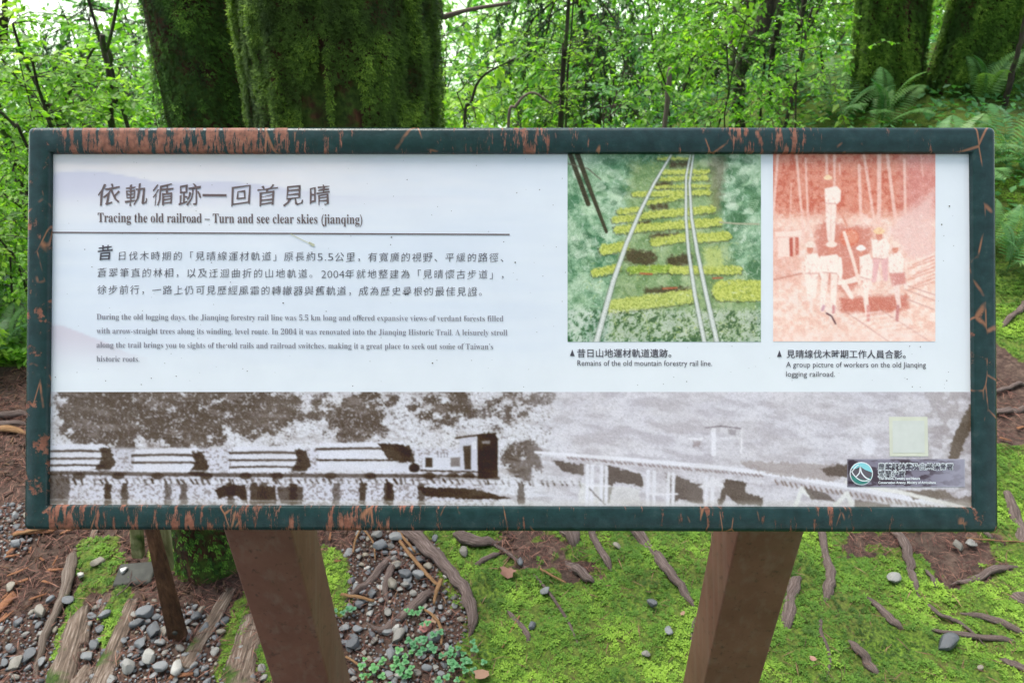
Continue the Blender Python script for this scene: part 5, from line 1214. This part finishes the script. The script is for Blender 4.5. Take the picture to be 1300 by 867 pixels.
# low bushes filling the strip left of the frame
for i, (u, v, s, k, lab) in enumerate([(-30, 490, .42, 0, 'low bright bush lowest at the left edge'), (20, 455, .42, 3, 'yellow green bush second from the ground at the left edge'), (-60, 400, .55, 4, 'broad leaved bush beside the left frame bar'), (30, 360, .55, 0, 'bright bush halfway up the left frame bar'), (-20, 300, .6, 1, 'green bush left of the upper frame bar'), (60, 250, .6, 3, 'yellow green bush behind the upper left frame corner'), (-70, 220, .6, 0, 'bright bush at the far left edge below the canopy'), (45, 440, .35, 4, 'small bush tucked behind the lower left frame bar')]):
    d = ray(u, v); Y = 2.35 + .16 * i; p = PY(u, v, Y); o = place_plant(k, p[0], p[1], s, i * 1.3, lab, None)
    top = float(hbase(p[0], p[1]))
def undergrowth():
    n = 80000; y = 2.3 + 8 * rng.random(n) ** 1.6; x = rng.uniform(-.85, .85, n) * (y + .6); z = hgt(x, y) + rng.uniform(0, .1, n) * (.5 + .12 * y)
    _, _, uu, vv = masks(x, y); keep = (uu > -150) & (uu < 1450) & ((x < 0.2) | (y > 3.0) | (rng.random(n) < .5)) & ~((x > 1.2) & (y < 2.9)) & ((x < .9) | (rng.random(n) < .5)); x, y, z = x[keep], y[keep], z[keep]; n = len(x)
    pv, pf = simpleleaf(.28); a = rng.uniform(0, 6.28, n); d = np.stack([np.cos(a), np.sin(a), rng.uniform(-.1, .7, n)], -1)
    V, F, tt = scatter(pv, pf, np.stack([x, y, z], -1), frame_from(d, np.array([[0, 0, 1.]]) + rng.normal(size=(n, 3)) * .2), rng.uniform(.02, .06, n) * (.6 + .12 * y), np.clip(fbm(x * 2, y * 2, 88) * .8 + rng.random(n) * .3, 0, 1))
    xx = np.repeat(x, 2); mi = (xx > .75 + .5 * (rng.random(len(xx)) - .5)).astype(int)
    tag(link('undergrowth', mkmesh('undergrowth', V, F, [M['leaf_yellow'], M['leaf_cool']], False, tt, midx=mi)), 'low leafy ground cover on the slope behind the sign', 'undergrowth', kind='stuff')
undergrowth()
# stems and saplings one can point to
def stem(pts, wid, Y, label, mat='bark_thin', leaves=0, lm='leaf', nm='thin_tree', cat='tree', moss=0, up_to=3.5, sides=7, dy=0.0, ll=.05, lw=.3):
    P = np.array([PY(u, v, Y + dy * i) for i, (u, v) in enumerate(pts)]); zd = [float(proj(*p)[2]) for p in P]; rr = [w_ * z / FPX / 2 for w_, z in zip(wid, zd)]
    P = list(P); gb = P[-1].copy(); gz = float(hgt(gb[0], gb[1])) - .05
    if gb[2] > gz + .05: P.append(np.array([gb[0] + (P[-1][0] - P[-2][0]) * .5, gb[1], gz])); rr.append(rr[-1] * 1.25)
    if P[0][2] < up_to and pts[0][1] <= 5: P.insert(0, P[0] + (P[0] - P[1]) * 1.0 / max(.05, abs(P[0][2] - P[1][2])) * (up_to - P[0][2]) * .6 + np.array([0, 0, .4 * (up_to - P[0][2])])); rr.insert(0, rr[0] * .5)
    P = np.array(P); C = catmull(P, 7); r_ = np.interp(np.linspace(0, 1, len(C)), np.linspace(0, 1, len(rr)), rr)
    C[:, :2] += .6 * r_[:, None] * (np.stack([vn(np.arange(len(C)) * .7, np.full(len(C), Y * 9), 4), vn(np.arange(len(C)) * .7, np.full(len(C), Y * 7), 5)], -1) - .5)
    org = np.array([P[-1][0], P[-1][1], P[-1][2] + .05]); e = empty(nm, tuple(org)); tag(e, label, cat); mb = MB(); addtube(mb, C - org, r_, sides, wob=.12); link('trunk', mb.mesh('trunk', [M[mat]], True), e)
    if leaves:
        bb = MB(); LP = []; LD = []
        for k in range(leaves):
            i = random.randrange(0, len(C) - 2); p = C[i] - org; az = random.uniform(0, 6.28); dd = nrm(np.array([math.cos(az), math.sin(az), random.uniform(-.05, .45)])); L_ = random.uniform(.12, .38); pts_ = [p]
            for j in range(5): dd = nrm(dd + rng.normal(size=3) * .18 + [0, 0, -.04]); pts_.append(pts_[-1] + dd * L_ / 5)
            pts_ = np.array(pts_); addtube(bb, pts_, np.linspace(.0032, .001, 6), 3, cap=False)
            for j in range(14):
                s = random.uniform(.4, 4.99); a = int(s); q0 = pts_[a] + (pts_[a + 1] - pts_[a]) * (s - a); t0 = nrm(pts_[a + 1] - pts_[a]); sd = nrm(np.cross(t0, [0, 0, 1])) * (1 if j % 2 else -1); LP.append(q0); LD.append(nrm(t0 * .6 + sd + rng.normal(size=3) * .25))
        link('branches', bb.mesh('branches', [M[mat]], True), e, 'stuff')
        LP = np.array(LP); n = len(LP); pv, pf = simpleleaf(lw); V, F, tt = scatter(pv, pf, LP, frame_from(np.array(LD), nrm(np.array([[0, 0, 1.]]) + rng.normal(size=(n, 3)) * .3)), ll * rng.uniform(.6, 1.1, n)); link('foliage', mkmesh('foliage', V, F, [M[lm]], False, tt), e, 'stuff')
    if moss:
        A = rng.uniform(0, 6.28, moss); ii = rng.integers(0, len(C) - 1, moss); f = rng.random(moss)[:, None]; p = C[ii] * (1 - f) + C[ii + 1] * f; nx = np.stack([np.cos(A), np.sin(A), rng.uniform(-.5, .2, moss)], -1)
        pv, pf = spray(3, 4); V, F, tt = scatter(pv, pf, p + nx * r_[ii][:, None] * .9 - org, frame_from(nx + [0, 0, -.8], nx), rng.uniform(.015, .04, moss)); link('trunk_moss', mkmesh('trunk_moss', V, F, [M['moss_trunk']], False, tt), e, 'stuff')
    return e
stem([(722, 0), (717, 60), (714, 110), (711, 165)], [5, 7, 7, 8], 4.0, 'slender dark sapling upright right of the largest trunk', leaves=60, lm='leaf', ll=.03, lw=.12)
stem([(728, 0), (722, 70), (718, 165)], [2, 3, 3], 4.1, 'very thin stem twinned with the slender dark sapling', leaves=16, ll=.04)
stem([(851, 86), (848, 120), (844, 160)], [6, 7, 6], 4.4, 'short broken brown stake behind the middle of the sign', 'root', nm='broken_stake', cat='stake')
stem([(978, 0), (958, 45), (940, 95), (938, 165)], [22, 20, 16, 15], 4.6, 'leaning mossy stem right of the broken stake', moss=1500, leaves=12)
stem([(994, 0), (984, 50), (978, 100), (976, 165)], [9, 8, 7, 6], 5.0, 'dark thin stem next to the leaning mossy stem', leaves=20)
stem([(1022, 0), (1017, 22), (1004, 45), (999, 90), (990, 165)], [7, 8, 8, 5, 5], 5.3, 'kinked thin stem beside the dark thin stem', leaves=16)
stem([(1031, 10), (1018, 70), (1008, 115), (997, 160)], [3, 4, 5, 5], 4.3, 'fine curved stem in front of the kinked one', leaves=12, lm='leaf')
stem([(1306, 10), (1294, 60), (1284, 100), (1276, 130)], [6, 6, 7, 7], 4.0, 'thin stem at the far right beside the leaning trunk')
stem([(1042, 60), (1048, 120), (1054, 165)], [3, 4, 4], 4.8, 'fine stem beside the straight mossy trunk')
stem([(935, 0), (931, 40), (928, 90)], [8, 9, 9], 7.0, 'pale slim trunk in the middle distance', 'bark_grey')
stem([(590, 165), (598, 130), (612, 98), (655, 74)][::-1], [2, 3, 4, 4], 3.6, 'arching thin branchlet right of the largest trunk', leaves=10)
stem([(645, 165), (655, 135), (675, 118), (700, 132)][::-1], [3, 3, 4, 4], 3.9, 'hooped pale stem beside the slender sapling', 'root')
stem([(648, 4), (600, 12), (565, 22), (546, 38)], [4, 5, 7, 9], 2.9, 'brown bough reaching out beside the largest trunk', 'root', nm='hanging_bough', cat='bough', up_to=-9)
# fan of dark stems at the left
fan = [([(16, 30), (30, 75), (58, 130), (78, 165)], [3, 4, 5, 7]), ([(2, 75), (30, 110), (60, 140), (84, 165)], [3, 3, 4, 6]), ([(40, 70), (48, 110), (62, 150), (66, 165)], [3, 4, 5, 5]), ([(150, 0), (130, 45), (138, 90), (146, 130), (144, 165)], [4, 6, 7, 8, 9]), ([(120, 60), (92, 110), (74, 150), (70, 170)], [3, 4, 4, 5]), ([(6, 0), (2, 20), (-4, 60), (-10, 120)], [7, 9, 10, 12]), ([(112, 0), (124, 40), (140, 72), (150, 120)], [4, 5, 6, 5])]
nms = ['steepest stem of the dark fan at the upper left', 'lowest leaning stem of the upper left fan', 'short upright stem of the upper left fan', 'crooked dark stem at upper left, nearer the mossy trunks', 'right leaning stem of the upper left fan', 'dark trunk cut by the top left corner', 'slanting stem crossing the crooked dark one']
for (pts, wd_), lab in zip(fan, nms): stem(pts, wd_, 3.2 + random.uniform(0, .8), lab, leaves=14, lm='leaf_yellow')
stem([(-6, 340), (12, 372), (28, 395), (42, 415)], [8, 8, 8, 8], 2.9, 'dark bough crossing the left edge beside the frame', nm='hanging_bough', cat='bough', up_to=-9)
stem([(0, 142), (18, 160), (34, 185)], [4, 4, 4], 2.9, 'thin bough at the left edge near the frame corner', nm='hanging_bough', cat='bough', up_to=-9)

# =================================================================== FERNS
def frond_mesh(seed, L_=.5, n=20, w=.13, pw=.016, arch=.5):
    r = np.random.default_rng(seed); s = np.linspace(0, 1, 14); x = L_ * s * (1 - .12 * s); z = L_ * arch * (np.sin(s * 2.1)) * .75; P = np.stack([x, .02 * np.sin(s * 3), z], -1)
    mb = MB(); addtube(mb, P, np.linspace(.0028, .0009, 14), 4, .3, cap=False)
    for i in range(n):
        t_ = .16 + .82 * i / (n - 1); pl_ = w * math.sin(math.pi * (t_ * .78 + .2)) ** .8 * r.uniform(.9, 1.08)
        c = np.array([np.interp(t_, s, P[:, k]) for k in range(3)]); tg = nrm(np.array([np.interp(t_ + .03, s, P[:, k]) - np.interp(t_ - .03, s, P[:, k]) for k in range(3)]))
        for sg in (-1, 1):
            d = nrm(np.array([0, sg, 0]) + tg * .38 + [0, 0, -.12]); sd = nrm(np.cross(d, [0, 0, 1])) ; hw = pw * .5; tt = np.clip(.5 + r.normal() * .15, 0, 1)
            V = [c, c + d * pl_ * .3 + sd * hw, c + d * pl_ * .3 - sd * hw, c + d * pl_ * .68 + sd * hw * .8 - [0, 0, .004], c + d * pl_ * .68 - sd * hw * .8 - [0, 0, .004], c + d * pl_ - [0, 0, pl_ * .14]]
            mb.add(np.array(V), np.array([(0, 2, 1), (1, 2, 4), (1, 4, 3), (3, 4, 5)]), tt)
    return mb.mesh('frond', [M['fern']], True)
fm = [frond_mesh(i, .5 + .05 * i, 20 + 2 * i, .12 + .01 * i) for i in range(4)]
def fern(x, y, s, nf, label, rz=0, tilt=.5, grp=None):
    e = empty('fern', (x, y, float(hbase(x, y)) - .02), rz); tag(e, label, 'fern', grp)
    for k in range(nf):
        o = link('frond', fm[(k * 3 + nf) % 4], e); o.rotation_euler = (random.uniform(-.3, .3), -random.uniform(.1, tilt + .35), k * 6.283 / nf + random.uniform(-.25, .25)); q_ = s * (1.0 if x > .8 else 1) * random.uniform(.8, 1.15); o.scale = (q_, q_, q_); o.location = (0, 0, random.uniform(0, .05))
    return e
for u, v, Y, s, nf, lab in ((1245, 150, 3.25, .62, 8, 'large fern at the right end of the frame top, one frond upright'), (1165, 160, 3.45, .6, 8, 'fern in front of the straight mossy trunk'), (1095, 168, 3.5, .55, 7, 'fern left of the straight mossy trunk base'), (1040, 165, 3.1, .5, 6, 'pale fern tip peeking over the frame top'), (1200, 168, 3.0, .5, 7, 'low fern close behind the frame top right'), (1300, 150, 3.3, .6, 8, 'fern cut by the right edge below the leaning trunk'), (1290, 195, 2.75, .42, 7, 'small bright fern right of the frame corner'), (1320, 240, 2.6, .42, 6, 'blue green fern beside the right frame bar'), (1130, 120, 4.1, .6, 8, 'fern at the foot of the right pair of trunks'), (1070, 130, 4.4, .65, 8, 'farther fern left of the right pair of trunks'), (1250, 125, 4.1, .55, 7, 'fern against the leaning trunk'), (860, 160, 4.6, .7, 8, 'fern below the broken stake'), (780, 168, 4.4, .6, 7, 'fern right of the slender sapling'), (1000, 140, 5.0, .7, 7, 'fern among the thin stems'),
    (-10, 500, 2.25, .34, 7, 'lowest fern at the left edge above the sticks'), (25, 470, 2.4, .36, 7, 'fern left of the lower frame bar'), (-30, 440, 2.5, .4, 7, 'fern at the left edge halfway down'), (15, 400, 2.75, .42, 7, 'fern behind the left frame bar'), (600, 168, 4.2, .55, 7, 'fern at the foot of the largest trunk')):
    p = PY(u, v, Y); e = fern(p[0], Y, s, nf, lab, random.uniform(0, 6))
    if u > 560:
        gap = p[2] - float(hbase(p[0], Y)); e.location.z = float(hbase(p[0], Y)) - .02
# stump under the sign
st_p = G(255, 735); stp = empty('mossy_stump', (st_p[0], st_p[1] + .09, st_p[2] - .03)); tag(stp, 'dark mossy stump in the shade behind the switch lever', 'stump')
zs = np.linspace(0, .34, 14); na = 28; ang = np.linspace(0, 2 * math.pi, na, endpoint=False); Zg, Ag = np.meshgrid(zs, ang, indexing='ij'); rr = .085 * (1 + .35 * np.exp(-Zg / .07)) * (1 + .2 * (vn(np.cos(Ag) * 2 + 5, np.sin(Ag) * 2 + Zg * 3, 5) - .5) * 2)
V = np.stack([rr * np.cos(Ag), rr * np.sin(Ag), Zg], -1).reshape(-1, 3); i = np.arange(13)[:, None] * na; j = np.arange(na)[None]; F = np.stack([i + j, i + (j + 1) % na, i + na + (j + 1) % na, i + na + j], -1).reshape(-1, 4); V = np.vstack([V, [[0, 0, .33]]]); F3 = np.array([(13 * na + k, 13 * na + (k + 1) % na, 14 * na) for k in range(na)])
link('trunk', mkmesh('trunk', V, [F, F3], [M['bark_moss']], True), stp)
n = 1200; A = rng.uniform(0, 6.28, n); Z = rng.uniform(.01, .34, n); P_ = np.stack([.095 * np.cos(A), .095 * np.sin(A), Z], -1); nx = np.stack([np.cos(A), np.sin(A), np.zeros(n)], -1); pv, pf = spray(2, 4); V, F, tt = scatter(pv, pf, P_, frame_from(nx + [0, 0, -.7] + rng.normal(size=(n, 3)) * .3, nx), rng.uniform(.01, .022, n)); link('trunk_moss', mkmesh('trunk_moss', V, F, [M['moss_trunk']], False, tt), stp, 'stuff')
print('objects', len(S.objects))
